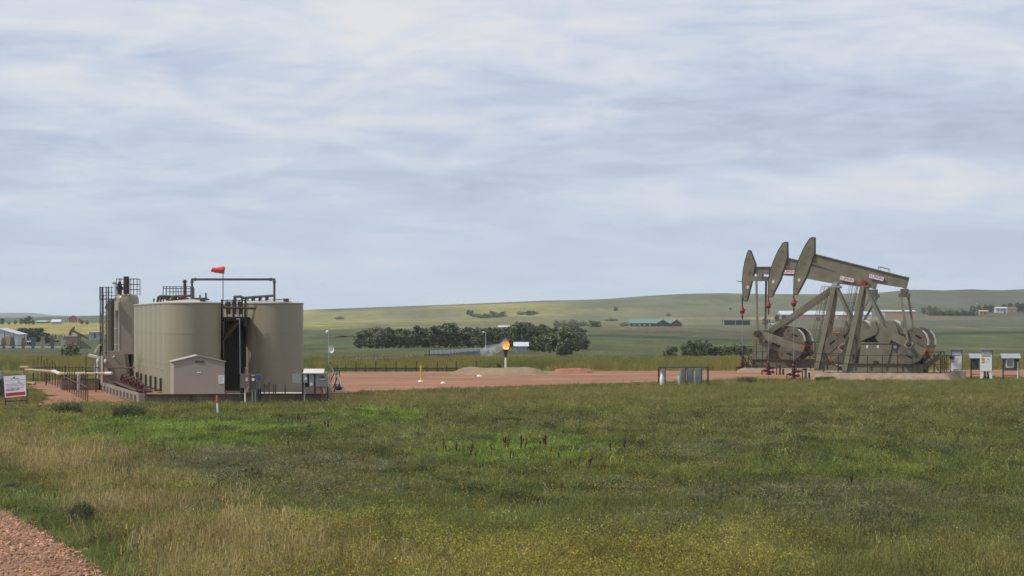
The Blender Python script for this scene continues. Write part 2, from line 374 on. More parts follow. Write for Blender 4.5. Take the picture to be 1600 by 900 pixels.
def ground_mat(name, fine, coarse, amp, bump=.0, stretch=1.0):
    m, nt, b = newmat(name); N = nt.nodes.new; L = nt.links.new
    a = N('ShaderNodeAttribute'); a.attribute_name = 'growth'
    tc = N('ShaderNodeNewGeometry'); mp = N('ShaderNodeMapping'); mp.inputs['Scale'].default_value = (1, stretch, 1); L(tc.outputs['Position'], mp.inputs[0])
    def nz(sc, det, ro):
        n = N('ShaderNodeTexNoise'); n.inputs['Scale'].default_value = sc; n.inputs['Detail'].default_value = det; n.inputs['Roughness'].default_value = ro
        L(mp.outputs[0], n.inputs['Vector']); return n
    n1 = nz(fine, 6, .7); n2 = nz(coarse, 5, .6)
    ad = N('ShaderNodeMath'); ad.operation = 'ADD'; L(n1.outputs[0], ad.inputs[0]); L(n2.outputs[0], ad.inputs[1])
    mr = N('ShaderNodeMapRange'); mr.inputs[1].default_value = .65; mr.inputs[2].default_value = 1.35; mr.inputs[3].default_value = 1 - amp; mr.inputs[4].default_value = 1 + amp
    L(ad.outputs[0], mr.inputs[0])
    mul = N('ShaderNodeMix'); mul.data_type = 'RGBA'; mul.blend_type = 'MULTIPLY'; mul.inputs[0].default_value = 1
    L(a.outputs['Color'], mul.inputs[6]); L(mr.outputs[0], mul.inputs[7]); L(mul.outputs[2], b.inputs['Base Color'])
    b.inputs['Roughness'].default_value = .95; b.inputs['Specular IOR Level'].default_value = .1
    if bump:
        bp = N('ShaderNodeBump'); bp.inputs['Strength'].default_value = bump; bp.inputs['Distance'].default_value = .1; L(n1.outputs[0], bp.inputs['Height']); L(bp.outputs[0], b.inputs['Normal'])
    return m

def field_col(x, D):
    z = height(x, D); u, v = uv_of(x, D, z)
    base = np.array((.074, .082, .030)) * np.ones(x.shape + (3,))
    def mixin(c, w): base[...] = base * (1 - w[..., None]) + np.array(c) * w[..., None]
    n = fbm(x * .02, D * .004, 71, 4); m = fbm(x * .006, D * .0022, 83, 4); k = fbm(x * .08, D * .012, 91, 3)
    mixin((.155, .145, .035), sst(440, 400, D) * (.5 + .5 * k))                       # rank yellowish grass behind the pad
    mixin((.066, .090, .029), sst(.5, .66, n) * sst(380, 460, D) * .8)
    mixin((.105, .094, .042), sst(.52, .68, k) * sst(420, 520, D) * .55)
    line = np.interp(u, [860, 910, 1000, 1100, 1160, 1300, 1430, 1600, 2400], [523, 523, 524, 528.5, 531, 527, 520.5, 518, 514])
    mixin((.078, .076, .036), sst(1, -4, v - line) * sst(900, 935, u) * .9)           # browner field above the ditch
    mixin((.035, .052, .022), sst(3.2, 1.2, np.abs(v - line - 1.5)) * sst(880, 930, u))  # dark ditch grass, with the ditch's shadow painted into the colour
    mixin((.05, .07, .03), sst(2.4, .8, np.abs(v - np.interp(u, [470, 560], [547, 544]))) * sst(580, 540, u) * sst(440, 480, u))
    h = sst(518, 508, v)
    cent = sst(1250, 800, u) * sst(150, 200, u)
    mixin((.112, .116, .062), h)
    mixin((.26, .235, .07), h * cent * (.25 + .75 * sst(.42, .6, m)) * sst(469, 486, v + (m - .5) * 30))  # patches of sun on the middle hills, painted as brighter ground
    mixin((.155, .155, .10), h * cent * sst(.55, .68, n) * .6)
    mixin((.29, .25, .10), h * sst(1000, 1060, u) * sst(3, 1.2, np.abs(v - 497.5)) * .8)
    mixin((.085, .089, .058), h * sst(1250, 1500, u) * (.5 + .5 * m))  # cloud shade on the right hills, painted as darker ground
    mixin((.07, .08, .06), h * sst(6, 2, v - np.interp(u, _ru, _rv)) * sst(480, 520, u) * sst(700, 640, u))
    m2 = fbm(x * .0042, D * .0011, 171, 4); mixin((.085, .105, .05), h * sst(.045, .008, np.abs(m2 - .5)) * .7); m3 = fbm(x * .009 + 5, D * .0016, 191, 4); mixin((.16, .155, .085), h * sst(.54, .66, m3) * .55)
    left = sst(230, 170, u)
    mixin((.27, .23, .068), left * sst(524, 521, v) * sst(502, 505, v))
    mixin((.075, .10, .055), left * sst(506, 503, v))
    mixin((.09, .12, .045), left * sst(556, 560, v) * sst(580, 570, v))
    return base

def fan(d0, d1, nd, nx, wid):
    D = np.geomspace(d0, d1, nd); t = np.linspace(-1, 1, nx); hw = np.maximum(60, wid * D)
    ys = D[:, None] * np.ones(nx); xs = hw[:, None] * t[None, :]; return xs, ys
MAT_MEADOW = ground_mat('meadow_ground', 5.0, .6, .55, .4)
MAT_FIELD = ground_mat('field_ground', .7, .07, .62, 0, .13)
MAT_HILL = ground_mat('hill_ground', .09, .016, .36, 0, .10)
xs, ys = fan(4, 330, 420, 260, .42); W, u_, v_ = zones(xs, ys); zc = zone_col(W) * .45
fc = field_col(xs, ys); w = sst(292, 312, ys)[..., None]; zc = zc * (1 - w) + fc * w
tag(grid_mesh('ground', xs, ys, height(xs, ys), MAT_MEADOW, zc), None, None, None, 'structure')
xs, ys = fan(330, 1600, 320, 340, .42)
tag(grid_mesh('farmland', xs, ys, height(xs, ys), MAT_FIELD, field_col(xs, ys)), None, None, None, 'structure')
xs, ys = fan(1600, 6400, 240, 360, .42)
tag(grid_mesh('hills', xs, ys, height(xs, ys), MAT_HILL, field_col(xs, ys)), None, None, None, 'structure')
# the blue hills far to the left
t = np.linspace(-5200, 400, 120); yy = np.linspace(8200, 9600, 14)
xs, ys = np.meshgrid(t, yy)
prof = np.interp(CX + F * xs / 8900, [-2400, -600, -200, -60, 0, 20, 34, 50, 75, 130, 400, 1000], [494, 491, 490, 489.5, 489.3, 488.6, 486.8, 489.5, 492.5, 494.0, 496, 500])
zs = -10 + (CZ - (prof - HV) * 8900 / F + 10) * np.sin(np.clip((ys - 8200) / 1400, 0, 1) * math.pi) ** .6
tag(grid_mesh('distant_hills', xs, ys, zs, MAT_HILL, np.ones(xs.shape + (3,)) * np.array((.12, .13, .09))), None, None, None, 'structure')

# ------------------------------------------------------------------ red scoria pad and road
def scoria_mat(name, c1, c2, c3, sc, bump):
    m, nt, b = newmat(name); N = nt.nodes.new; L = nt.links.new
    g = N('ShaderNodeNewGeometry')
    def nz(s, d, r, st=(1, 1, 1)):
        mp = N('ShaderNodeMapping'); mp.inputs['Scale'].default_value = st; L(g.outputs['Position'], mp.inputs[0])
        n = N('ShaderNodeTexNoise'); n.inputs['Scale'].default_value = s; n.inputs['Detail'].default_value = d; n.inputs['Roughness'].default_value = r; L(mp.outputs[0], n.inputs['Vector']); return n.outputs[0]
    a = nz(sc, 7, .75); bb = nz(.18, 5, .6, (1, .4, 1)); cc = nz(.5, 5, .65, (.16, .55, 1))
    r = N('ShaderNodeValToRGB'); r.color_ramp.elements[0].position = .32; r.color_ramp.elements[1].position = .7
    r.color_ramp.elements[0].color = (*c1, 1); r.color_ramp.elements[1].color = (*c2, 1); L(a, r.inputs[0])
    mr = N('ShaderNodeMapRange'); mr.inputs[1].default_value = .45; mr.inputs[2].default_value = .75; mr.inputs[4].default_value = .7; L(bb, mr.inputs[0])
    mx = N('ShaderNodeMix'); mx.data_type = 'RGBA'; L(mr.outputs[0], mx.inputs[0]); L(r.outputs[0], mx.inputs[6]); mx.inputs[7].default_value = (*c3, 1)
    mr2 = N('ShaderNodeMapRange'); mr2.inputs[1].default_value = .3; mr2.inputs[2].default_value = .7; mr2.inputs[3].default_value = .66; mr2.inputs[4].default_value = 1.22; L(cc, mr2.inputs[0])
    ml = N('ShaderNodeMix'); ml.data_type = 'RGBA'; ml.blend_type = 'MULTIPLY'; ml.inputs[0].default_value = 1; L(mx.outputs[2], ml.inputs[6]); L(mr2.outputs[0], ml.inputs[7])
    L(ml.outputs[2], b.inputs['Base Color']); b.inputs['Roughness'].default_value = .95; b.inputs['Specular IOR Level'].default_value = .1
    bp = N('ShaderNodeBump'); bp.inputs['Strength'].default_value = bump; bp.inputs['Distance'].default_value = .05; L(a, bp.inputs['Height']); L(bp.outputs[0], b.inputs['Normal'])
    return m
M_['scoria'] = scoria_mat('scoria_pad', (.235, .116, .068), (.365, .192, .115), (.325, .195, .125), 3.0, .4)
M_['gravel'] = scoria_mat('scoria_road', (.21, .118, .07), (.41, .245, .155), (.33, .20, .135), 14.0, .8)
M_['moundm'] = scoria_mat('gravel_heap', (.24, .17, .115), (.36, .27, .18), (.27, .19, .13), 5.0, .8)
M_['redmound'] = scoria_mat('red_dirt_heap', (.28, .12, .07), (.42, .20, .125), (.34, .19, .12), 5.0, .8)
PADPX = [(-260, 652), (-120, 648), (0, 641), (40, 636), (75, 640), (100, 632), (150, 634), (240, 632), (330, 622), (510, 615), (560, 613.5), (640, 611), (760, 606.5), (900, 602), (1030, 598), (1140, 594.5), (1250, 592.5), (1400, 591), (1560, 590), (1800, 589),
         (1800, 579), (1560, 578), (1480, 579), (1280, 580), (1100, 580), (930, 580.5), (700, 581.5), (540, 583), (470, 584), (330, 584), (210, 588), (150, 593), (100, 593), (45, 598), (45, 606), (70, 614), (72, 626), (50, 632), (10, 634.5), (-120, 642), (-260, 646)]
PAD = [gpt(*p) for p in PADPX]
px_ = np.arange(-75, 75, .5); py_ = np.arange(150, 330, .5); xs, ys = np.meshgrid(px_, py_)
cx_ = xs[:-1, :-1] + .25; cy_ = ys[:-1, :-1] + .25
jx = (fbm(cx_ * .4, cy_ * .25, 3) - .5); keep = poly_in(cx_ + jx * 2.5, cy_ + jx * 6, PAD)
pad = grid_mesh('dirt_pad', xs, ys, height(xs, ys) + .035 + .05 * (fbm(xs * .5, ys * .2, 12) - .5), M_['scoria'], None, keep)
tag(pad, None, None, None, 'structure')
ROAD = [gpt(-260, 740), gpt(-40, 782), gpt(0, 797), gpt(60, 824), gpt(112, 858), gpt(150, 884), gpt(172, 902), (-7.2, 58), (-5.6, 50), (-2, 38), (0, 25), (-16, 25), (-40, 60), (-60, 120)]
px_ = np.arange(-62, 2, .25); py_ = np.arange(24, 130, .25); xs, ys = np.meshgrid(px_, py_); cx_ = xs[:-1, :-1] + .12; cy_ = ys[:-1, :-1] + .12
jx = fbm(cx_ * 1.1, cy_ * .5, 8) - .5; keep = poly_in(cx_ + jx * .9, cy_ + jx * 3, ROAD)
tag(grid_mesh('gravel_road', xs, ys, height(xs, ys) + .03, M_['gravel'], None, keep), None, None, None, 'structure')

def heap(name, u0, u1, D, h, depth, m, seed, flat=.55):
    xc = X((u0 + u1) / 2, D); hw = (u1 - u0) / 2 / F * D
    a = np.linspace(-1, 1, 70); b = np.linspace(-1, 1, 36); xs, ys = np.meshgrid(a, b)
    rr = np.abs(xs) ** 2.6 + np.abs(ys) ** 2; k = sst(1, flat * .25, rr + (fbm(xs * 3 + seed, ys * 3, seed + 9) - .5) * .5)
    xx = xc + xs * hw; yy = D + ys * depth
    zz = height(xx, yy) - .05 + k * h * (.7 + .6 * fbm(xx * .55, yy * .55, seed)) + k * .16 * fbm(xx * 4, yy * 4, seed + 3)
    return tag(grid_mesh(name, xx, yy, zz, m), None, None, None, 'structure')
heap('gravel_mound', 699, 866, 300, .56, 6, M_['moundm'], 2)
heap('dirt_mound', 860, 932, 306, .34, 4, M_['redmound'], 6)

# ------------------------------------------------------------------ storage tanks
TR, TH, TB = 2.03, 6.28, -.10
TANKL = [(X(299, 223) + (X(249.6, 253) - X(299, 223)) * k / 6, 223 + 30 * k / 6) for k in range(7)]
TANKR = [(X(429, 227) - .88 * k, 227 + 4.95 * k) for k in range(6)]
def make_tank(label, loc):
    t = thing('storage_tank', label, 'tank', loc, 0, 'oil storage tanks in two rows')
    s = MB(); prof = [(TR, 0)]
    for z in (2.05, 4.15): prof += [(TR, z - .02), (TR + .014, z - .018), (TR + .014, z + .018), (TR, z + .02)]
    prof += [(TR, TH - .06), (TR + .05, TH - .05), (TR + .05, TH)]
    s.lathe(prof, 64); s.part('shell', M_['tank'], t)
    MB().lathe([(TR + .05, TH), (TR + .06, TH + .03), (1.2, TH + .17), (.02, TH + .27)], 48).part('roof', M_['roofp'], t)
    h = MB(); h.cyl((.9, -1.2, TH + .08), (.9, -1.2, TH + .28), .2, n=12); h.box(.66, 1.14, -1.44, -.96, TH + .28, TH + .33); h.part('hatch', M_['pumpd'], t)
    v = MB(); v.cyl((-.5, .3, TH + .15), (-.5, .3, TH + .42), .05, n=8); v.blob((-.5, .3, TH + .45), (.1, .1, .07), 8, 5); v.part('vent', M_['dark'], t)
    o = MB(); a = R(187); c, q = math.cos(a), math.sin(a)
    o.box(-TR - .16, -TR - .02, -.30, -.12, .12, 1.05); o.cyl((-TR - .5, -.2, .22), (-TR - .02, -.2, .22), .06, n=8); o.part('outlet_pipe', M_['dark'], t)
    sgp = MB(); ca, sa = math.cos(R(196)), math.sin(R(196)); sgp.cyl(((TR + .07) * ca, (TR + .07) * sa, 1.15), ((TR + .07) * ca, (TR + .07) * sa, 1.75), .018, n=8)
    for z in (1.2, 1.7): sgp.cyl(((TR - .02) * ca, (TR - .02) * sa, z), ((TR + .09) * ca, (TR + .09) * sa, z), .03, n=8)
    sgp.part('sight_glass', M_['slab'], t)
    mw = MB(); mw.cyl((-.35, -TR + .02, .75), (-.35, -TR - .05, .75), .27, n=16); mw.part('manway', M_['tank'], t)
    return t
tk = make_tank('beige tank at the front of the left row, behind the gabled shed', (TANKL[0][0], TANKL[0][1], TB))
for k in range(1, 7):
    dup(tk, (TANKL[k][0], TANKL[k][1], TB), 0, 'beige tank, %s from the front in the left row, only its sunlit left edge showing' % ORD[k])
dup(tk, (TANKR[0][0], TANKR[0][1], TB), 0, 'olive beige tank at the front of the right row, right of the dark gap')
for k in range(1, 6):
    dup(tk, (TANKR[k][0], TANKR[k][1], TB), 0, 'shaded tank, %s from the front in the right row, seen only in the dark gap' % ORD[k])

# containment floor and wall
def cont_wall():
    t = thing('containment_wall', 'low steel containment wall round the tanks, dark slots on its left side', 'wall', (0, 0, 0))
    A = (X(222, 212), 212.0); B = (X(155, 226), 252.0); A2 = (X(508, 214), 214.0)
    A = (X(222, 212), 212.0); B = (X(154, 252), 252.0)
    z0, z1 = -.60, .09
    n = MB(); n.bar((A[0], A[1], (z0 + z1) / 2), (B[0], B[1], (z0 + z1) / 2 + .1), .12, z1 - z0); n.part('side_panel', M_['berm'], t)
    d = Vector((B[0] - A[0], B[1] - A[1], 0)); L = d.length; d.normalize(); nrm = Vector((-d.y, d.x, 0))
    if nrm.x > 0: nrm = -nrm
    for k in range(12):
        p = Vector((A[0], A[1], -.28)) + d * (L * (.10 + .078 * k)) + nrm * .065
        q = MB(); q.bar(p, p + d * L * .042, .012, .42); q.part('slot', M_['dark'], t)
    e = MB(); e.bar((A[0], A[1] - .02, z0), (A[0], A[1] - .02, z1 + .06), .42, .2, (0, 1, 0)); e.part('corner_post', M_['berm'], t)
    f = MB(); f.bar((A[0] + .2, A[1], (z0 + z1) / 2 - .03), (A2[0], A2[1], (z0 + z1) / 2 - .03), .10, z1 - z0 - .06); f.part('front_panel', M_['bermd'], t)
    c = MB(); c.bar((A[0] + .2, A[1] - .02, z1 - .04), (A2[0], A2[1] - .02, z1 - .04), .2, .07); c.part('top_rail', M_['dark'], t)
    for k in range(7):
        u = 258 + 41 * k; D = 212 + 2 * (u - 222) / 286; x = X(u, D)
        MB().box(x - .07, x + .07, D - .13, D - .04, z0, z1 - .02).part('post', M_['dark'] if k % 2 else M_['bermd'], t)
    g = MB(); xr = A2[0]; g.bar((xr, 214, (z0 + z1) / 2), (xr - 3, 258, (z0 + z1) / 2), .1, z1 - z0); g.bar((xr - 3, 258, -.3), (B[0], 256, -.3), .1, .5); g.part('rear_panel', M_['bermd'], t)
cont_wall()
fl = MB(); fl.add([(X(222, 212), 212.2, -.2), (X(508, 214), 214.2, -.2), (X(508, 214) - 3, 258, -.12), (X(154, 252), 253, -.12)], [(0, 1, 2, 3)])
tag(fl.part('containment_floor', M_['gravel'], None), None, None, None, 'structure')
s_ = MB(); s_.box(X(403, 219), X(476, 219), 218.6, 220.4, -.62, .02)
tag(s_.part('concrete_slab', M_['slab'], None), 'pale low concrete slab in front of the right hand tank', 'slab')
s_ = MB(); s_.box(X(352, 218), X(376, 218), 218.0, 220.0, -.5, -.02)
tag(s_.part('concrete_slab', M_['slab'], None), 'small pale slab under the dark gap between the tanks', 'slab')
for i, u in enumerate((413, 420.5, 427.5, 430.5, 445.5)):
    D = 218.3; x = X(u, D); h = (1.25, 1.35, 1.2, 1.2, 1.2)[i]
    tag(MB().cyl((x, D, zg(x, D)), (x, D, zg(x, D) + h + .1), .04, n=8).part('bollard_pipe', M_['dark'], None), 'thin dark upright pipe, %s from the left by the pale slab' % ORD[i], 'pipe', 'thin pipes by the slab')

# rusty manifold along the left row
mf = thing('pipe_manifold', 'tangle of rusty red pipes and valves at the foot of the left tanks', 'pipes', (0, 0, 0))
a = Vector((TANKL[0][0] - 2.75, TANKL[0][1] - 4, .05)); b = Vector((TANKL[6][0] - 3.2, TANKL[6][1], .08))
MB().tube([a, b], .13).part('header_pipe', M_['rust'], mf); MB().tube([a + Vector((-.6, 0, .1)), b + Vector((-.7, 0, .15))], .09).part('header_pipe', M_['rust'], mf)
for k in range(16):
    p = a.lerp(b, (k + .4) / 16)
    v = MB(); v.cyl(p + Vector((-.75, 0, .05)), p + Vector((.55, 0, .05)), .085, n=8); v.cyl(p + Vector((-.2, 0, -.3)), p + Vector((-.2, 0, .42 + .15 * (k % 3))), .075, n=8)
    v.cyl(p + Vector((-.34, 0, .46 + .15 * (k % 3))), p + Vector((-.06, 0, .46 + .15 * (k % 3))), .16, n=10); v.part('valve', M_['rust' if k % 3 else 'maroon'], mf)
b2 = b + Vector((-1.4, -2, 0))
v = MB(); v.tube([b2 + Vector((-1.0, 0, .9)), b2 + Vector((.6, 0, .95)), b2 + Vector((1.2, -2, .1))], .07); v.tube([b2 + Vector((-1.0, 0, .9)), b2 + Vector((-1.1, -.4, .1))], .06)
v.tube([b2 + Vector((.2, 0, .5)), b2 + Vector((2.2, -3, .55)), b2 + Vector((2.4, -3, 0))], .1); v.part('loop_pipe', M_['rust'], mf)
v = MB(); v.blob(b2 + Vector((1.5, -1, .7)), (.35, .3, .3), 10, 8); v.cyl(b2 + Vector((1.0, -1, .7)), b2 + Vector((2.1, -1, .75)), .18, n=10); v.part('pump_body', M_['gun'], mf)
v = MB(); v.lathe([(.25, 0), (.22, .6), (.1, .95), (.03, 1.0)], 12, tuple(b2 + Vector((2.3, -3.4, -.1)))); v.part('hopper', M_['shed'], mf)

# overhead vapour pipe with its return line
D = 225; g = thing('overhead_pipe', 'tall dark pipe frame standing on the tank roofs, crossing behind the windsock', 'pipe', (X(300, D), D, Z(470, D)))
def lp(u, v, D=D, u0=300, v0=470): return (X(u, D) - X(u0, D), 0, Z(v, D) - Z(v0, D))
MB().tube([lp(300, 472), lp(300, 436.5), lp(428.7, 436.5), lp(428.7, 471)], .082).part('pipe', M_['gun'], g)
for u, v in ((300, 440.5), (428.7, 440.5), (305, 436.5), (423, 436.5)):
    p = Vector(lp(u, v)); ax = Vector((0, 0, .06)) if u in (300, 428.7) else Vector((.06, 0, 0)); MB().cyl(p - ax, p + ax, .125, n=12).part('flange', M_['gun'], g)
g2 = thing('vapour_line', 'low dark pipe with short legs across the right tank roof', 'pipe', (X(366, 226), 226, Z(470, 226)))
def l2(u, v): return lp(u, v, 226, 366, 470)
MB().tube([l2(366.5, 472), l2(366.5, 463.8), l2(376, 463.2), l2(380, 465.5), l2(428, 461.8)], .09).part('pipe', M_['gun'], g2)
for u in (384, 394.5, 405.5, 416): MB().cyl(l2(u, 465 - (u - 380) * .07), l2(u, 470.5), .075, n=8).part('leg', M_['dark'], g2)
# windsock
D = 222; w = thing('windsock', 'orange red windsock streaming left on a thin pole above the tanks', 'windsock', (X(348.5, D), D, Z(497, D)))
def lw(u, v): return lp(u, v, D, 348.5, 497)
MB().cyl(lw(348.5, 497), lw(348.5, 421), .03, n=8).part('pole', M_['gun'], w)
s = MB(); N_ = 18; rings = []
path = [(351.3, 421.7, .4), (351.1, 421.7, 3.2), (350.4, 421.7, 4.9), (349, 421.8, 5.5), (347, 421.9, 5.6), (343, 422.0, 5.0), (339, 422.0, 4.3), (335, 421.7, 3.7), (332, 421.4, 3.4), (330.8, 421.4, 3.1)]
vs = []
for u, v, r in path:
    c = Vector(lw(u, v)); rr = r / F * D
    for i in range(N_):
        t = 2 * math.pi * i / N_; k = 1 + .06 * math.sin(3 * t + u); vs.append((c.x + .25 * rr * math.sin(t), rr * k * math.cos(t) - (350 - u) * .008, c.z + rr * k * math.sin(t)))
s.add(vs, [(j * N_ + i, j * N_ + (i + 1) % N_, (j + 1) * N_ + (i + 1) % N_, (j + 1) * N_ + i) for j in range(len(path) - 1) for i in range(N_)], True); s.part('sock', M_['redroof'], w)
MB().tube([lw(348.5, 427), lw(350.2, 427), lw(350.2, 416.6), lw(348.5, 416.6)], .02).part('ring_frame', M_['gun'], w)
# catwalk between the rows
D = 224; g = thing('catwalk', 'dark steel catwalk with stair between the two tank rows', 'catwalk', (X(365, D), D, TB))
def lc(u, v, y=0): 
    p = lp(u, v, D, 365, 500); return (p[0], y, p[2] + Z(500, D) - TB)
for u, v0, v1 in ((347, 603, 468), (383.5, 510, 468), (347, 603, 478)):
    MB().bar(lc(u, v0), lc(u, v1), .16, .16, (0, 1, 0)).part('post', M_['dark'], g)
for y in (8, 16): 
    for u in (349.5, 383): MB().bar(lc(u, 598, y), lc(u, 474, y), .14, .14, (0, 1, 0)).part('post', M_['dark'], g)
MB().box(lc(345, 0)[0], lc(386, 0)[0], -.2, 24, lc(0, 497.5)[2], lc(0, 495)[2]).part('platform', M_['dark'], g)
MB().bar(lc(345.5, 499), lc(385, 499), .12, .22).part('edge_beam', M_['dark'], g)
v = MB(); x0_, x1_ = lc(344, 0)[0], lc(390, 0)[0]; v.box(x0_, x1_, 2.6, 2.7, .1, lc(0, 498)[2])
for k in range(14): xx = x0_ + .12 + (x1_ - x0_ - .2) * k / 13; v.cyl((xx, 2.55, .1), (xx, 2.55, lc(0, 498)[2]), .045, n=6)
v.part('gap_shade_panel', M_['black'], g)  # ribbed black panel added only to darken the gap between the tanks
v = MB(); v.bar(lc(345, 469.5), lc(385, 469.5), .06); v.bar(lc(345, 476), lc(385, 476), .05)
for u in (355, 364, 374, 379): v.bar(lc(u, 495), lc(u, 468), .06, .06, (0, 1, 0))
v.part('railing', M_['dark'], g)
v = MB(); v.tube([lc(333.5, 480.0, -.35), lc(401, 481.8, -.35)], .085); v.part('red_pipe', M_['rust'], g)
for k in range(3):
    u = 351.5 + 9 * k
    MB().bar(lc(u, 471, .2), lc(u + 3, 491, .2), .10, .16, (0, 1, 0)).part('stair_stringer', M_['slab'], g)
    MB().bar(lc(u + 4.5, 471, .5), lc(u + 4.5, 491, .5), .3, .08, (0, 1, 0)).part('pipe_riser', M_['rust'], g)
v = MB(); v.bar(lc(348, 531, .3), lc(371, 505, .3), .12, .24); v.bar(lc(348, 524, 1.3), lc(366, 503, 1.3), .12, .24)
for k in range(9): t = k / 8; v.box(lc(349 + 21 * t, 0)[0] - .14, lc(349 + 21 * t, 0)[0] + .14, .3, 1.3, lc(0, 530 - 25 * t)[2], lc(0, 530 - 25 * t)[2] + .04)
v.part('stair', M_['rust'], g)
MB().tube([lc(370, 498.5, -.4), lc(375, 498.5, -.4), lc(376, 584, -.4)], .035).part('conduit', M_['galv'], g)
# platform and piping on top of the left row
D = 236; g = thing('roof_platform', 'railed platform with rusty piping on top of the left tanks', 'platform', (X(276, D), D, TB + TH))
def lq(u, v, y=0):
    p = lp(u, v, D, 276, 500); return (p[0], y, p[2] + Z(500, D) - TB - TH)
v = MB()
for u in (255, 260, 265.5, 270.5, 275, 283, 291, 298, 302): v.bar(lq(u, 471), lq(u, 447.5), .055, .055, (0, 1, 0))
for y, a, b in ((448, 255, 303), (456, 262, 303), (463.5, 255, 303)): v.bar(lq(a, y), lq(b, y), .05)
for u in (256, 275, 300): v.bar(lq(u, 471, 1.6), lq(u, 450.5, 1.6), .05, .05, (0, 1, 0))
v.bar(lq(256, 450.5, 1.6), lq(300, 450.5, 1.6), .05)
for u in (256, 300): v.bar(lq(u, 450.5, 0), lq(u, 450.5, 1.6), .05)
v.part('railing', M_['dark'], g)
v = MB(); v.tube([lq(246.5, 472, -.3), lq(248, 465, -.3), lq(251, 463, -.3), lq(270, 463.5, -.3), lq(300, 462, -.3)], .09); v.tube([lq(252, 472, -.5), lq(252.5, 466, -.5), lq(262, 466.5, -.5), lq(266, 470, -.5), lq(296, 467, -.5)], .08)
v.blob(lq(273, 466, -.5), (.25, .22, .2), 10, 6); v.blob(lq(284, 466, -.4), (.22, .22, .2), 10, 6); v.part('piping', M_['rust'], g)
v = MB(); v.cyl(lq(288.8, 470), lq(288.8, 441), .12, n=12); v.cyl(lq(288.8, 441), lq(288.8, 437), .1, n=10); v.blob(lq(288.8, 439.6), (.2, .2, .08), 10, 5); v.part('stack', M_['rust'], g)
MB().box(lq(254, 0)[0], lq(304, 0)[0], -.3, 1.9, .0, .09).part('deck', M_['dark'], g)
v = MB()
for u, v0 in ((329, 462), (338, 459), (318, 467), (334, 466)): v.cyl(lq(u + .01, 471, -8), lq(u, v0, -8), .06, n=8)
v.bar(lq(306, 469, -8), lq(343, 469, -8), .1); v.bar(lq(316, 467.5, -8), lq(340, 467, -8), .07); v.part('small_fittings', M_['dark'], g)

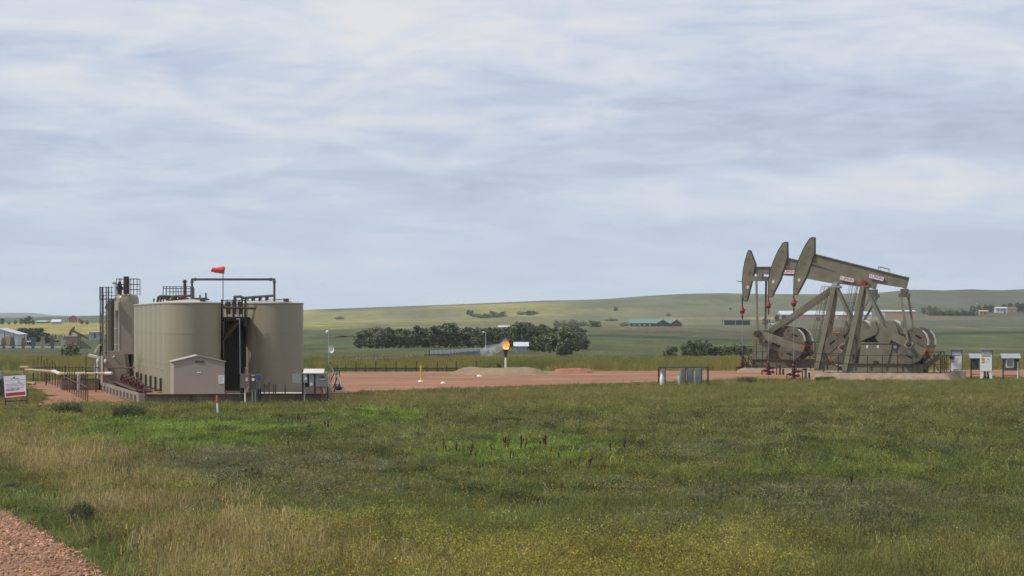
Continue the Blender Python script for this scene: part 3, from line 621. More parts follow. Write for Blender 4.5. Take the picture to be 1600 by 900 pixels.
# ------------------------------------------------------------------ treaters at the back left
def treater():
    D = 265; z0 = zg(X(190, D), D)
    g = thing('treater_vessel', 'tall beige treater vessel with rusty stacks and a railed top', 'vessel', (X(198, D), D, z0))
    def q(u, v, y=0): p = lp(u, v, D, 198, 600); return (p[0], y, p[2] + Z(600, D) - z0)
    r = 19 / F * D; zt = q(0, 461)[2]; zb = q(0, 550)[2]
    MB().lathe([(r, zb), (r, zt - .35), (r * .93, zt - .12), (r * .7, zt + .05), (.02, zt + .12)], 40).part('shell', M_['tank'], g)
    MB().cyl(q(189.5, 552, -1.0), q(189.5, 486, -1.0), .42, n=16).part('side_column', M_['tan'], g)
    for v in (485, 513, 538): MB().cyl(q(189.5, v - .6, -1.0), q(189.5, v + .6, -1.0), .46, n=16).part('band', M_['slab'], g)
    v = MB(); v.cyl(q(197.3, 463), q(197.3, 432.5), .22, n=12); v.cyl(q(197.3, 433), q(197.3, 432), .25, n=12); v.part('stack', M_['rust'], g)
    v = MB(); v.cyl(q(186.8, 466), q(186.8, 443), .2, n=12); v.cyl(q(186.8, 452), q(186.8, 448), .3, n=12); v.cyl(q(186.8, 443), q(186.8, 440), .12, n=10); v.part('stack', M_['dark'], g)
    v = MB()
    for y in (-1.0, 1.0):
        for u in (184.2, 191, 199.5, 206.5, 216.5): v.bar(q(u, 462, y), q(u, 436, y), .055, .055, (0, 1, 0))
        for w in (436, 444.5, 452.5): v.bar(q(184.2, w, y), q(216.5, w, y), .05)
    for u in (184.2, 216.5):
        for w in (436, 444.5, 452.5): v.bar(q(u, w, -1), q(u, w, 1), .05)
    v.part('railing', M_['dark'], g)
    MB().box(q(189.8, 0)[0], q(210.5, 0)[0], -1.9, -1.25, q(0, 549)[2], q(0, 472)[2]).part('insulated_panel', M_['shedp'], g)
    MB().box(q(189.0, 0)[0], q(190.6, 0)[0], -1.95, -1.2, q(0, 549)[2], q(0, 471.5)[2]).part('panel_trim', M_['slab'], g)
    v = MB(); v.box(q(153, 0)[0], q(213, 0)[0], -2.0, 2.0, q(0, 553)[2], q(0, 548.5)[2]); v.part('skid_deck', M_['tan'], g)
    for u in (199, 211): MB().box(q(u, 0)[0] - .1, q(u, 0)[0] + .1, -1.8, 1.8, -.1, q(0, 553)[2]).part('support', M_['dark'], g)
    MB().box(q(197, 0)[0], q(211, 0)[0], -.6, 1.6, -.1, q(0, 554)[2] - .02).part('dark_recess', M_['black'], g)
    v = MB(); v.cyl(q(181.3, 470, -.6), q(181.3, 441, -.6), .03, n=6); v.bar(q(181.3, 441.2, -.6), q(176, 442.5, -.6), .04); v.part('lamp_arm', M_['dark'], g)
    v = MB(); v.blob(q(180, 442.3, -.6), (.16, .12, .1), 8, 6); v.part('floodlight', M_['cream'], g)
    # second vessel, ladder tower
    h = thing('separator_vessel', 'slim dark weathered vessel left of the treater, under the ladder platform', 'vessel', (X(174, 267), 267, z0))
    def p2(u, v, y=0): p = lp(u, v, 267, 174, 600); return (p[0], y, p[2] + Z(600, 267) - z0)
    MB().lathe([(.36, p2(0, 549)[2]), (.36, p2(0, 470)[2]), (.2, p2(0, 467)[2]), (.02, p2(0, 466)[2])], 20).part('shell', M_['pumpd'], h)
    MB().cyl(p2(180.5, 549, .6), p2(180.5, 470, .6), .25, n=14).part('side_column', M_['bermd'], h)
    v = MB()
    for k in range(22):
        w = 545 - k * 3.6; v.bar(p2(176, w, -.7), p2(180, w, -.7), .035)
    v.bar(p2(176, 549, -.7), p2(176, 466, -.7), .05, .05, (0, 1, 0)); v.bar(p2(180, 549, -.7), p2(180, 466, -.7), .05, .05, (0, 1, 0)); v.part('ladder', M_['dark'], h)
    MB().cyl(p2(166.5, 483), p2(170, 476), .2, n=10).part('valve', M_['dark'], h)
    k_ = thing('ladder_tower', 'open steel tower frame with railed top at far left of tanks', 'platform', (X(165, 262), 262, z0))
    def p3(u, v, y=0): p = lp(u, v, 262, 165, 600); return (p[0], y, p[2] + Z(600, 262) - z0)
    for u in (156.7, 159.5, 166): MB().bar(p3(u, 555), p3(u, 449), .085, .085, (0, 1, 0)).part('post', M_['dark'], k_)
    for u in (157.5, 166.5): MB().bar(p3(u, 555, 1.4), p3(u, 449, 1.4), .07, .07, (0, 1, 0)).part('post', M_['dark'], k_)
    MB().box(p3(155.5, 0)[0], p3(178, 0)[0], -.1, 1.5, p3(0, 468)[2], p3(0, 466.5)[2]).part('platform', M_['dark'], k_)
    v = MB()
    for u in (155.8, 161, 169, 174.5): v.bar(p3(u, 467), p3(u, 448.5), .05, .05, (0, 1, 0))
    v.bar(p3(174.5, 467), p3(174.5, 448.5), .05, .05, (0, 1, 0)); v.bar(p3(155.8, 448.8), p3(177, 448.8), .055); v.bar(p3(155.8, 457), p3(177, 457), .045); v.bar(p3(155.8, 462), p3(182, 462), .045); v.part('railing', M_['dark'], k_)
    v = MB()
    for w in (488, 512, 533): v.bar(p3(156.7, w), p3(166, w), .05)
    v.bar(p3(156.7, 533), p3(166, 512), .035); v.bar(p3(156.7, 488), p3(166, 512), .035); v.part('brace', M_['dark'], k_)
    v = MB()
    for k in range(25): v.bar(p3(159.5, 553 - k * 3.4, -.15), p3(162.5, 553 - k * 3.4, -.15), .03)
    v.bar(p3(162.5, 555, -.15), p3(162.5, 460, -.15), .045, .045, (0, 1, 0)); v.part('ladder', M_['galv'], k_)
    # shed with slanting cover below
    z0 = zg(X(178, 247), 247)
    s = thing('heater_cover', 'leaning tan steel cover box at the foot of the treater', 'box', (X(178, 247), 247, z0))
    def p4(u, v): p = lp(u, v, 247, 178, 600); return (p[0], p[2] + Z(600, 247) - z0)
    MB().prism([p4(158.5, 600), p4(198, 600), p4(197.5, 578), p4(194, 553), p4(159, 555.5)], 0, 2.4).part('cover', M_['tan'], s)
    v = MB(); a = p4(159.5, 556); b = p4(159, 599); v.bar((a[0], -.06, a[1]), (b[0], -.06, b[1]), .16, .1, (0, 1, 0)); v.part('edge_strip', M_['slab'], s)
    a = p4(165, 564.5); MB().blob((a[0], -.1, a[1]), (.13, .12, .2), 10, 6).part('insulated_fitting', M_['slab'], s)
    a = p4(178, 557.5); MB().blob((a[0], -.08, a[1]), (.09, .07, .09), 8, 6).part('insulated_fitting', M_['slab'], s)
    a = p4(165, 583); b = p4(176, 583); MB().tube([(a[0], -.25, a[1]), (b[0], -.25, b[1])], .1).part('pipe_end', M_['slab'], s)
    v = MB(); a = p4(166.5, 574); b = p4(166.5, 587); v.bar((a[0], -.12, a[1]), (b[0], -.12, b[1]), .25, .12, (0, 1, 0)); v.part('strap', M_['cream'], s)
    c = thing('lean_to_canopy', 'small white canopy on posts beside the leaning tan cover', 'canopy', (X(147, 250), 250, z0))
    def p5(u, v, y=0): p = lp(u, v, 250, 147, 600); return (p[0], y, p[2] + Z(600, 250) - z0)
    v = MB(); v.bar(p5(137.5, 554.8, .5), p5(156, 559.5, .5), 1.4, .16); v.part('roof', M_['slab'], c)
    for u in (147.2, 151): MB().bar(p5(u, 600, .2), p5(u, 557, .2), .12, .12, (0, 1, 0)).part('post', M_['galv' if u < 150 else 'dark'], c)
    v = MB(); v.bar(p5(146.5, 551.5, .6), p5(154.5, 538.5, .6), .12, .55, (0, 1, 0)); v.part('tilted_panel', M_['slab'], c)
    v = MB(); v.bar(p5(153, 560, .9), p5(156.5, 540, .9), .1, .25, (0, 1, 0)); v.part('panel_strut', M_['dark'], c)
    v = MB(); v.tube([p5(153.5, 600, -.2), p5(153.5, 562, -.2)], .11); v.blob(p5(153.5, 565, -.2), (.15, .15, .25), 10, 6); v.blob(p5(153.5, 576, -.2), (.14, .14, .2), 10, 6); v.part('insulated_pipe', M_['slab'], c)
treater()

# pipe on supports, rods, trough
D0 = 262
pl = thing('yellow_pipeline', 'yellow wrapped pipeline on supports with a white elbow, left of tanks', 'pipeline', (0, 0, 0))
def pp(u, v, D): return (X(u, D), D, Z(v, D))
MB().tube([pp(40, 577.8, 275), pp(60, 578.8, 268), pp(83, 580.3, 258)], .11).part('far_pipe', M_['cream'], pl)
MB().tube([pp(82.5, 580.2, 258), pp(86, 580.8, 256), pp(92, 583.6, 252), pp(95, 583.8, 250)], .14).part('elbow', M_['slab'], pl)
MB().tube([pp(94, 583.8, 250), pp(130, 583.6, 246), pp(166, 583.4, 243)], .115).part('near_pipe', M_['cream'], pl)
MB().tube([pp(165, 583.4, 243), pp(175.5, 583.4, 242.5)], .125).part('end_cap', M_['slab'], pl)
v = MB(); x, y, z = pp(36.5, 584, 276); v.cyl((x, y, zg(x, y)), (x, y, Z(573, 276)), .12, n=10); v.cyl((x - .3, y, Z(574.5, 276)), (x + .45, y, Z(574.5, 276)), .16, n=10); v.cyl((x + .3, y, zg(x, y)), (x + .3, y, Z(577, 276)), .07, n=8); v.part('riser', M_['cream'], pl)
for u, D in ((52, 270), (72, 262), (104, 249), (122.5, 246.5), (150, 244)):
    x = X(u, D); MB().bar((x, D, zg(x, D)), (x, D, Z(583.2, D)), .2 if u == 122.5 else .1, .1, (0, 1, 0)).part('support', M_['slab' if u == 122.5 else 'rust'], pl)
v = MB(); x, y = X(52, 262), 262; v.cyl((X(41, 262), 262, zg(x, y) + .2), (X(53, 262), 262, zg(x, y) + .12), .13, n=10); v.blob((X(53, 262), 262, zg(x, y) + .13), (.2, .2, .2), 10, 6)
tag(v.part('pipe_stub', M_['cream'], None), 'short cream pipe stub lying on red gravel right of the sign', 'pipe')
rf = thing('rod_fence', 'fence of thin upright steel rods with rusty rails, left of tanks', 'fence', (0, 0, 0))
pts = []
for k in range(22):
    t = k / 21; D = 280 - 61 * t ** 1.0; u = 53 + (137 - 53) * t ** .85; x = X(u, D); zt = 2.0 + .1 * ((k * 7) % 5 - 2)
    if 7 <= k <= 19: zt = 1.55 + .12 * ((k * 5) % 4)
    z0 = zg(x, D); MB().cyl((x, D, z0), (x, D, z0 + zt), .035, n=6).part('rod', M_['rust'], rf); pts.append((x, D, z0 + 1.05))
MB().tube(pts, .045, 6).part('rail', M_['rust'], rf)
MB().tube([pp(50, 573.2, 279), pp(104, 573.0, 262), pp(150, 574.3, 250), pp(209, 574.6, 240)], .07, 6).part('rail', M_['rust'], rf)
for k in range(14):
    u = 66 + k * 5.2; D = 273 - k * 1.6; x = X(u, D); MB().cyl((x, D, zg(x, D)), (x, D, Z(572, D)), .03, n=6).part('rod', M_['dark'], rf)
for u, v0 in ((134.3, 556),): D = 236; x = X(u, D); MB().cyl((x, D, zg(x, D)), (x, D, Z(v0, D)), .035, n=6).part('rod', M_['dark'], rf)
tr = thing('steel_trough', 'low dark steel trough behind the rod fence', 'trough', (X(128, 250), 250, zg(X(128, 250), 250)))
v = MB(); hw = X(156, 250) - X(128, 250)
for y0, y1 in ((-1.1, -1.02), (1.02, 1.1)): v.box(-hw, hw, y0, y1, 0, .85)
for x0, x1 in ((-hw - .06, -hw), (hw, hw + .06)): v.box(x0, x1, -1.1, 1.1, 0, .85)
v.box(-hw, hw, -1.0, 1.0, .04, .1); v.part('body', M_['bermd'], tr)
v = MB(); v.bar((-hw, -1.06, .87), (hw, -1.06, .87), .12, .07); v.part('rim', M_['rust'], tr)

# ------------------------------------------------------------------ gabled shed
D = 215.5; z0 = -.62
sh = thing('gabled_shed', 'pinkish beige gabled equipment shed in front of the tanks', 'shed', (X(311, D), D, z0))
def ps(u, v): p = lp(u, v, D, 311, 600); return (p[0], p[2] + Z(600, D) - z0)
xl, xr = ps(271.5, 0)[0], ps(351, 0)[0]; za = ps(0, 556.5)[1]; zl = ps(0, 565.5)[1]; xa = ps(310, 0)[0]
body = [(xl, 0), (xr, 0), (xr, zl + .02), (xa, za), (xl, zl)]
DX = -.62                                                                      # the shed runs back to the left
v = MB(); n = 5; vs = [(x, 0, z) for x, z in body] + [(x + DX, 3.6, z) for x, z in body]
v.add(vs, [tuple(range(5)), tuple(range(9, 4, -1))] + [(i, n + i, n + (i + 1) % n, (i + 1) % n) for i in (0, 1, 4)]); v.part('wall', M_['shed'], sh)
v = MB()
for (ax, az), (bx, bz) in (((xl - .10, zl - .02), (xa, za + .02)), ((xa, za + .02), (xr + .10, zl))):
    v.add([(ax, -.08, az), (bx, -.08, bz), (bx, -.08, bz + .06), (ax, -.08, az + .06), (ax + DX, 3.7, az), (bx + DX, 3.7, bz), (bx + DX, 3.7, bz + .06), (ax + DX, 3.7, az + .06)],
          [(0, 1, 2, 3), (7, 6, 5, 4), (0, 4, 5, 1), (3, 2, 6, 7), (0, 3, 7, 4), (1, 5, 6, 2)])
v.part('roof', M_['shedroof'], sh)
v = MB(); a = ps(305, 566.5); b = ps(319, 563.5); v.box(a[0], b[0], -.03, .0, a[1], b[1])
for k in range(4): v.box(a[0], b[0], -.045, -.03, a[1] + .03 + k * .03, a[1] + .043 + k * .03)
v.part('vent', M_['pumpd'], sh)
a = ps(308, 582.7); b = ps(314.5, 581.2); MB().box(a[0], b[0], -.02, -.003, a[1], b[1]).part('label_plate', M_['white'], sh)
a = ps(341.5, 599.5); b = ps(350.5, 586.5); sg = MB().box(a[0], b[0], -.03, -.003, a[1], b[1]).part('notice_board', M_['sagepaper'], sh)
v = MB()
for k in range(6): v.box(a[0] + .05, a[0] + .34 - .05 * (k % 3), -.035, -.03, b[1] - .09 - k * .075, b[1] - .06 - k * .075)
v.part('lettering', M_['signink'], sg)
v = MB()
for u, h in ((308, 6), (311, 4), (316, 12), (319, 11), (322, 7)): p = ps(u, 617); v.cyl((p[0], -.3, 0), (p[0], -.3, h / F * D + .1), .05, n=8)
p = ps(309, 613); v.blob((p[0], -.3, .2), (.3, .2, .18), 10, 6); p = ps(318, 606); v.bar((p[0] - .1, -.3, .5), (p[0] + .2, -.3, .52), .05); v.part('stub_pipes', M_['gun'], sh)
MB().box(xl - .06, xr + .05, -.06, .05, -.1, .09).part('base_skid', M_['bermd'], sh)

# ------------------------------------------------------------------ electrical gear
D = 211; z0 = zg(X(391, D), D)
e = thing('control_panel', 'brownish twin control panel with a blue topped meter before the dark gap', 'electrical panel', (X(391, D), D, z0))
def pe(u, v): p = lp(u, v, D, 391, 600); return (p[0], p[2] + Z(600, D) - z0)
def rect(u0, u1, v0, v1, y0, y1): a = pe(u0, v1); b = pe(u1, v0); return MB().box(a[0], b[0], y0, y1, a[1], b[1])
rect(375.5, 390.5, 584, 606, -.2, .25).part('large_box', M_['brownpanel'], e); rect(391, 399, 585, 607.5, -.12, .25).part('middle_box', M_['pumpd'], e)
rect(399.5, 408, 584.5, 596, -.18, .22).part('upper_box', M_['brownpanel'], e); rect(399.5, 407.5, 597.3, 607.5, -.2, .22).part('lower_box', M_['pumpd'], e)
rect(401.5, 407, 586.2, 592.2, -.24, -.185).part('meter_window', M_['blue'], e); rect(392, 398.5, 585.5, 587.5, -.16, -.122).part('label_strip', M_['galv'], e)
v = MB(); p = pe(396, 593); v.cyl((p[0], -.12, p[1]), (p[0], -.26, p[1]), .1, n=14); v.part('meter', M_['white'], e)
rect(384, 388, 590, 595.5, -.215, -.203).part('label_plate', M_['slab'], e); rect(384.5, 387, 586.8, 587.8, -.215, -.203).part('label_plate', M_['orange'], e); rect(388, 390, 604, 605.5, -.225, -.203).part('latch', M_['galv'], e)
for u, m in ((376.5, 'dark'), (383, 'white'), (394, 'galv'), (399, 'galv'), (404, 'dark'), (407, 'dark')): a = pe(u, 624); p = pe(u, 606); MB().cyl((p[0], .05, -.1), (p[0], .05, p[1]), .05, n=8).part('leg', M_[m], e)
v = MB(); a = pe(376, 613.5); b = pe(408, 614.5); v.bar((a[0], .1, a[1]), (b[0], .1, b[1]), .08); v.part('cross_bar', M_['dark'], e)
D = 213; z0 = zg(X(480, D), D)
e = thing('meter_rack', 'grey electrical cabinets hung on a rack with a small grey roof', 'electrical panel', (X(485, D), D, z0))
def pe(u, v): p = lp(u, v, D, 485, 600); return (p[0], p[2] + Z(600, D) - z0)
rect(457, 471.5, 584.3, 598, -.15, .15).part('side_box', M_['greybox'], e)
rect(474, 480.5, 585, 598, -.15, .15).part('small_box', M_['greybox'], e); rect(483.2, 491, 585, 604.3, -.2, .15).part('tall_box', M_['galv'], e)
rect(493.3, 513, 584.3, 604, -.25, .2).part('large_box', M_['greybox'], e)
rect(474, 513, 583.3, 605, .21, .26).part('backboard', M_['dark'], e)
a = pe(474, 582.5); b = pe(506.5, 576.3); MB().add([(a[0], -.5, a[1]), (b[0], -.5, a[1]), (b[0], .4, b[1]), (a[0], .4, b[1]), (a[0], -.5, a[1] - .06), (b[0], -.5, a[1] - .06), (b[0], .4, b[1] - .06), (a[0], .4, b[1] - .06)],
    [(0, 1, 2, 3), (7, 6, 5, 4), (0, 4, 5, 1), (2, 6, 7, 3), (0, 3, 7, 4), (1, 5, 6, 2)]).part('roof', M_['slab'], e)
rect(499, 508, 588, 590.5, -.262, -.252).part('faded_label', M_['bermd'], e); rect(500, 507.5, 592.2, 593.2, -.262, -.252).part('label_plate', M_['white'], e); rect(498.5, 509, 594.2, 595.2, -.262, -.252).part('vent_slot', M_['gun'], e)
for u, v0, m in ((487, 600, 'white'), (478, 591.5, 'white')): 
    p = pe(u, v0); MB().cyl((p[0], -.2, p[1]), (p[0], -.3, p[1]), .09, n=14).part('meter', M_[m], e)
for u, m, v0 in ((473, 'rust', 577), (475.5, 'galv', 598), (512, 'dark', 600), (492, 'dark', 600)): p = pe(u, v0); MB().cyl((p[0], .1, -.1), (p[0], .1, p[1]), .06, n=8).part('post', M_[m], e)
# radio mast
D = 216; z0 = zg(X(515, D), D)
m = thing('radio_mast', 'thin lattice radio mast with a round white dish and braces', 'antenna mast', (X(515, D), D, z0))
def pm(u, v, y=0): p = lp(u, v, D, 515, 600); return (p[0], y, p[2] + Z(600, D) - z0)
v = MB(); 
for dx, dy in ((-.12, 0), (.12, 0), (0, .2)): v.cyl((dx, dy, 0), (dx * .8 + pm(515, 0)[0], dy, pm(0, 566)[2]), .018, n=6)
zt = pm(0, 566)[2]
for k in range(14): z = zt * k / 14; s_ = 1 if k % 2 else -1; v.cyl((-.12 * s_, 0, z), (.12 * s_, 0, z + zt / 14), .012, n=5)
v.part('lattice', M_['gun'], m)
MB().cyl(pm(513.6, 570), pm(513.4, 512), .025, n=8).part('pole', M_['galv'], m)
v = MB(); c = Vector(pm(518, 546, -.3)); prof = [(.02, .10), (.12, .085), (.2, .04), (.235, 0), (.23, -.015), (.1, .06)]
tmp = MB(); tmp.lathe(prof, 24); v.add([(x * .8 + c.x + z * .3, c.y + z, y * 1.05 + c.z) for x, y, z in tmp.v], tmp.f, True); v.blob((c.x, c.y - .12, c.z), (.04, .05, .04), 8, 5); v.part('dish', M_['white'], m)
v = MB(); v.blob(pm(511.3, 518.5, -.1), (.1, .1, .11), 10, 8); v.part('antenna', M_['white'], m)
MB().cyl(pm(512, 519), pm(518, 546, -.1), .0001, n=4).part('cable', M_['dark'], m) if False else None
for a_, b_ in (((515, 570), (541, 614)), ((527, 576), (522, 612)), ((530, 578), (530, 608)), ((516, 596), (524, 578)), ((520, 606), (527, 590))):
    MB().cyl(pm(*a_, .2), pm(*b_, -.1 if a_[0] == 515 else .3), .035, n=6).part('brace', M_['galv' if a_[0] in (515,) else 'dark'], m)
MB().cyl(pm(526.5, 577, .3), pm(534, 605, -.3), .03, n=6).part('brace', M_['galv'], m)
v = MB(); v.blob(pm(529, 605, .2), (.28, .25, .22), 12, 8); v.box(pm(524, 0)[0], pm(534, 0)[0], -.1, .5, -.05, .18)
tag(v.part('pump_unit', M_['dark'], None), 'small dark pump unit on the ground among the mast braces', 'pump'); v = None
bpy.data.objects['pump_unit'].location = m.location

# ------------------------------------------------------------------ signs, markers, bin
D = 190; x = X(340.5, D); z0 = zg(x, D)
mk = thing('marker_post', 'white marker post with an orange top in front of the shed', 'post', (x, D, z0)); mk.rotation_euler = (0, R(-3), 0)
MB().cyl((0, 0, -.1), (0, 0, .8), .055, n=12).part('post', M_['white'], mk)
v = MB(); v.cyl((0, 0, .8), (0, 0, 1.2), .062, n=12); v.blob((0, 0, 1.2), (.062, .062, .05), 10, 6); v.part('cap', M_['orange'], mk)
D = 213; z0 = zg(X(24, D), D)
sg = thing('site_sign', 'white information sign with a red bottom band on dark legs', 'sign', (X(24, D), D, z0))
def pq(u, v): p = lp(u, v, D, 24, 600); return (p[0], p[2] + Z(600, D) - z0)
bo = [pq(8, 621.5), pq(41.5, 618.2), pq(39.7, 586), pq(5.5, 588)]
bd = MB().prism(bo, -.03, .03).part('board', M_['sagepaper'], sg)
def onb(s, t):   # bilinear place on the board
    a = Vector(bo[0]).lerp(Vector(bo[1]), s); b = Vector(bo[3]).lerp(Vector(bo[2]), s); return a.lerp(b, t)
def strip(mb, s0, s1, t0, t1, y=-.032): mb.prism([tuple(onb(s0, t0)), tuple(onb(s1, t0)), tuple(onb(s1, t1)), tuple(onb(s0, t1))], y - .004, y)
v = MB(); strip(v, .05, .95, .05, .21); v.part('red_band', M_['signred'], bd)
v = MB(); strip(v, .05, .25, .33, .37); v.part('red_line', M_['signred'], bd)
v = MB(); strip(v, .03, .97, .79, .80); strip(v, .03, .97, .615, .625)
rr = random.Random(4)
for t in (.66, .575, .53, .485, .43, .395, .30):
    s = .12 + .25 * (t > .6)
    while s < .88:
        wd = rr.uniform(.02, .07)
        if rr.random() < .8: strip(v, s, s + wd, t, t + .018)
        s += wd + .02
v.part('lettering', M_['signink'], bd)
v = MB(); c = onb(.48, .9); v.prism([(c[0] - .05, c[1] - .05), (c[0] + .05, c[1] - .05), (c[0] + .07, c[1] + .03), (c[0], c[1] + .09), (c[0] - .07, c[1] + .03)], -.04, -.033); strip(v, .32, .42, .85, .875); strip(v, .54, .68, .85, .875); v.part('emblem', M_['blue'], bd)
v = MB(); c = onb(.68, .70); v.prism([(c[0] + .05 * math.cos(t * .785), c[1] + .05 * math.sin(t * .785)) for t in range(8)], -.04, -.033); v.part('round_mark', M_['orange'], bd)
v = MB(); strip(v, .27, .45, .30, .39); strip(v, .5, .7, .33, .39); v.part('pale_panel', M_['greywall'], bd)
for u, v0 in ((8.5, 632.5), (42, 629.5)): p = pq(u, 619); MB().bar((p[0], .05, -.1), (p[0], .05, p[1] + .5), .085, .085, (0, 1, 0)).part('leg', M_['dark'], sg)
a = pq(8, 627.5); b = pq(42, 625.5); MB().bar((a[0], .05, a[1]), (b[0], .05, b[1]), .07).part('cross_bar', M_['dark'], sg)
D = 224; z0 = zg(X(2, D), D)
bn = thing('waste_bin', 'dark waste container with a grey lid behind the information sign', 'container', (X(-8, D), D, z0))
MB().prism([(-1.2, 0), (.52, 0), (.66, 1.5), (-1.3, 1.5)], 0, 1.4).part('body', M_['dark'], bn); MB().box(-1.3, .42, .05, 1.3, 1.5, 2.0).part('lid', M_['greybox'], bn); MB().box(.5, .95, .1, 1.2, 1.28, 1.42).part('lip', M_['dark'], bn)
for i, (u, vb, h, wb, lab) in enumerate(((657, 598, 26, 8.5, 'tallest yellow rod in a white base on the red pad'), (692, 600.5, 9, 8, 'small white base with a short yellow rod, right of the tallest rod'), (749, 589.5, 10, 9, 'white rounded base with a yellow stub at the foot of the gravel mound'))):
    x, D = gpt(u, vb - 1); k = D / F; a = thing('anchor_marker', lab, 'marker', (x, D, zg(x, D)), 0, 'yellow anchor markers on the pad')
    w = wb * k / 2; MB().lathe([(w, -.02), (w * .9, .07), (w * .6, .13), (.02, .16)], 14).part('base', M_['white'], a); MB().cyl((.05, 0, .2), (.02, 0, h * k), .07 if i == 0 else .05, n=8).part('rod', M_['yellow'], a)

# back fence on the pad
pf = thing('pipe_fence', 'dark pipe rail fence with posts along the back of the red pad', 'fence', (0, 0, 0))
for i, u in enumerate((527, 540, 556, 571, 587, 603, 619, 634, 650.5, 667, 683.5, 698, 713, 744, 765)):
    D = 311; x = X(u, D); tall = u in (556, 587, 619, 650.5, 683.5, 713, 744); h = 1.0 if tall else .62
    MB().cyl((x, D, zg(x, D) - .05), (x, D, zg(x, D) + h), .05, n=8).part('post', M_['dark'], pf)
for v0, r in ((575.6, .075), (578.2, .05)): MB().tube([(X(520, 311), 311, Z(v0, 311)), (X(716, 311), 311, Z(v0, 311))], r, 6).part('rail', M_['dark'], pf)
# flare
D = 309; x = X(790, D); zb = .45
fl = thing('flare_stack', 'white flare stack with a blackened burner cup on the gravel mound', 'flare stack', (x, D, zb))
def pz(v): return Z(v, D) - zb
MB().cyl((0, 0, -.6), (0, 0, pz(557)), .085, n=14).part('stack', M_['white'], fl)
MB().lathe([(.07, pz(560)), (.11, pz(556)), (.24, pz(548.5)), (.27, pz(546)), (.22, pz(546)), (.1, pz(550))], 18).part('burner', M_['dark'], fl)
v = MB()
for u, a, b in ((777.5, 574, 568), (780, 575.5, 569), (781.5, 576, 570)): p = X(u, D) - x; v.cyl((p, 0, pz(a)), (p, 0, pz(b)), .1, n=8)
v.tube([(X(779, D) - x, 0, pz(572.5)), (X(783, D) - x, 0, pz(571))], .05); v.part('valves', M_['dark'], fl)
def flame_mat():
    m, nt, b = newmat('flame'); N = nt.nodes.new; L = nt.links.new
    nt.nodes.remove(b); em = N('ShaderNodeEmission'); tr = N('ShaderNodeBsdfTransparent'); mx = N('ShaderNodeMixShader')
    tc = N('ShaderNodeTexCoord'); n = N('ShaderNodeTexNoise'); n.inputs['Scale'].default_value = 4.5; n.inputs['Detail'].default_value = 4; L(tc.outputs['Object'], n.inputs['Vector'])
    sp = N('ShaderNodeSeparateXYZ'); L(tc.outputs['Object'], sp.inputs[0])
    mr = N('ShaderNodeMapRange'); mr.inputs[1].default_value = 0; mr.inputs[2].default_value = .95; mr.inputs[3].default_value = .30; mr.inputs[4].default_value = -.12; L(sp.outputs[2], mr.inputs[0])
    ad = N('ShaderNodeMath'); ad.operation = 'ADD'; L(n.outputs[0], ad.inputs[0]); L(mr.outputs[0], ad.inputs[1])
    r = N('ShaderNodeValToRGB'); L(ad.outputs[0], r.inputs[0]); cr = r.color_ramp
    cr.elements[0].position = .36; cr.elements[0].color = (.65, .09, .012, 1); cr.elements[1].position = .80; cr.elements[1].color = (1, .72, .22, 1)
    k = cr.elements.new(.55); k.color = (1, .30, .03, 1)
    L(r.outputs[0], em.inputs[0]); em.inputs[1].default_value = 1.15
    lw = N('ShaderNodeLayerWeight'); lw.inputs[0].default_value = .35
    mr2 = N('ShaderNodeMapRange'); mr2.inputs[1].default_value = .45; mr2.inputs[2].default_value = .95; mr2.inputs[3].default_value = 0; mr2.inputs[4].default_value = .85; L(lw.outputs['Facing'], mr2.inputs[0])
    L(mr2.outputs[0], mx.inputs[0]); L(em.outputs[0], mx.inputs[1]); L(tr.outputs[0], mx.inputs[2]); L(mx.outputs[0], nt.nodes['Material Output'].inputs[0]); return m
FM = flame_mat()
fm = thing('gas_flame', 'orange and yellow gas flame burning on the flare stack', 'flame', (x + .05, D, zb + pz(547)))
def tongue(path, n=14, sd=0):
    rr = random.Random(sd); vs = []
    for px, pz_, r in path:
        for i in range(n):
            t = 2 * math.pi * i / n; k = 1 + .16 * math.sin(3 * t + pz_ * 7 + sd) + rr.uniform(-.07, .07); vs.append((px + r * k * math.cos(t), .8 * r * k * math.sin(t), pz_))
    return MB().add(vs, [(j * n + i, j * n + (i + 1) % n, (j + 1) * n + (i + 1) % n, (j + 1) * n + i) for j in range(len(path) - 1) for i in range(n)], True)
tongue([(0, 0, .12), (-.03, .15, .24), (-.02, .35, .29), (.03, .55, .25), (.10, .74, .15), (.16, .92, .03)], sd=1).part('tongue', FM, fm)
tongue([(-.10, .05, .08), (-.17, .25, .16), (-.2, .46, .13), (-.24, .66, .02)], sd=2).part('tongue', FM, fm)
tongue([(.08, .05, .1), (.18, .25, .14), (.22, .48, .12), (.24, .74, .02)], sd=3).part('tongue', FM, fm)
def smoke_mat():
    m = bpy.data.materials.new('smoke'); m.use_nodes = True; nt = m.node_tree; nt.nodes.clear(); N = nt.nodes.new; L = nt.links.new
    out = N('ShaderNodeOutputMaterial'); pv = N('ShaderNodeVolumePrincipled'); L(pv.outputs[0], out.inputs['Volume'])
    pv.inputs['Color'].default_value = (.72, .76, .84, 1); tc = N('ShaderNodeTexCoord')
    n = N('ShaderNodeTexNoise'); n.inputs['Scale'].default_value = 1.5; n.inputs['Detail'].default_value = 4; L(tc.outputs['Object'], n.inputs['Vector'])
    mr = N('ShaderNodeMapRange'); mr.inputs[1].default_value = .40; mr.inputs[2].default_value = .72; mr.inputs[3].default_value = .04; mr.inputs[4].default_value = 1.5; L(n.outputs[0], mr.inputs[0]); L(mr.outputs[0], pv.inputs['Density'])
    return m
v = MB(); n = 20; vs = []
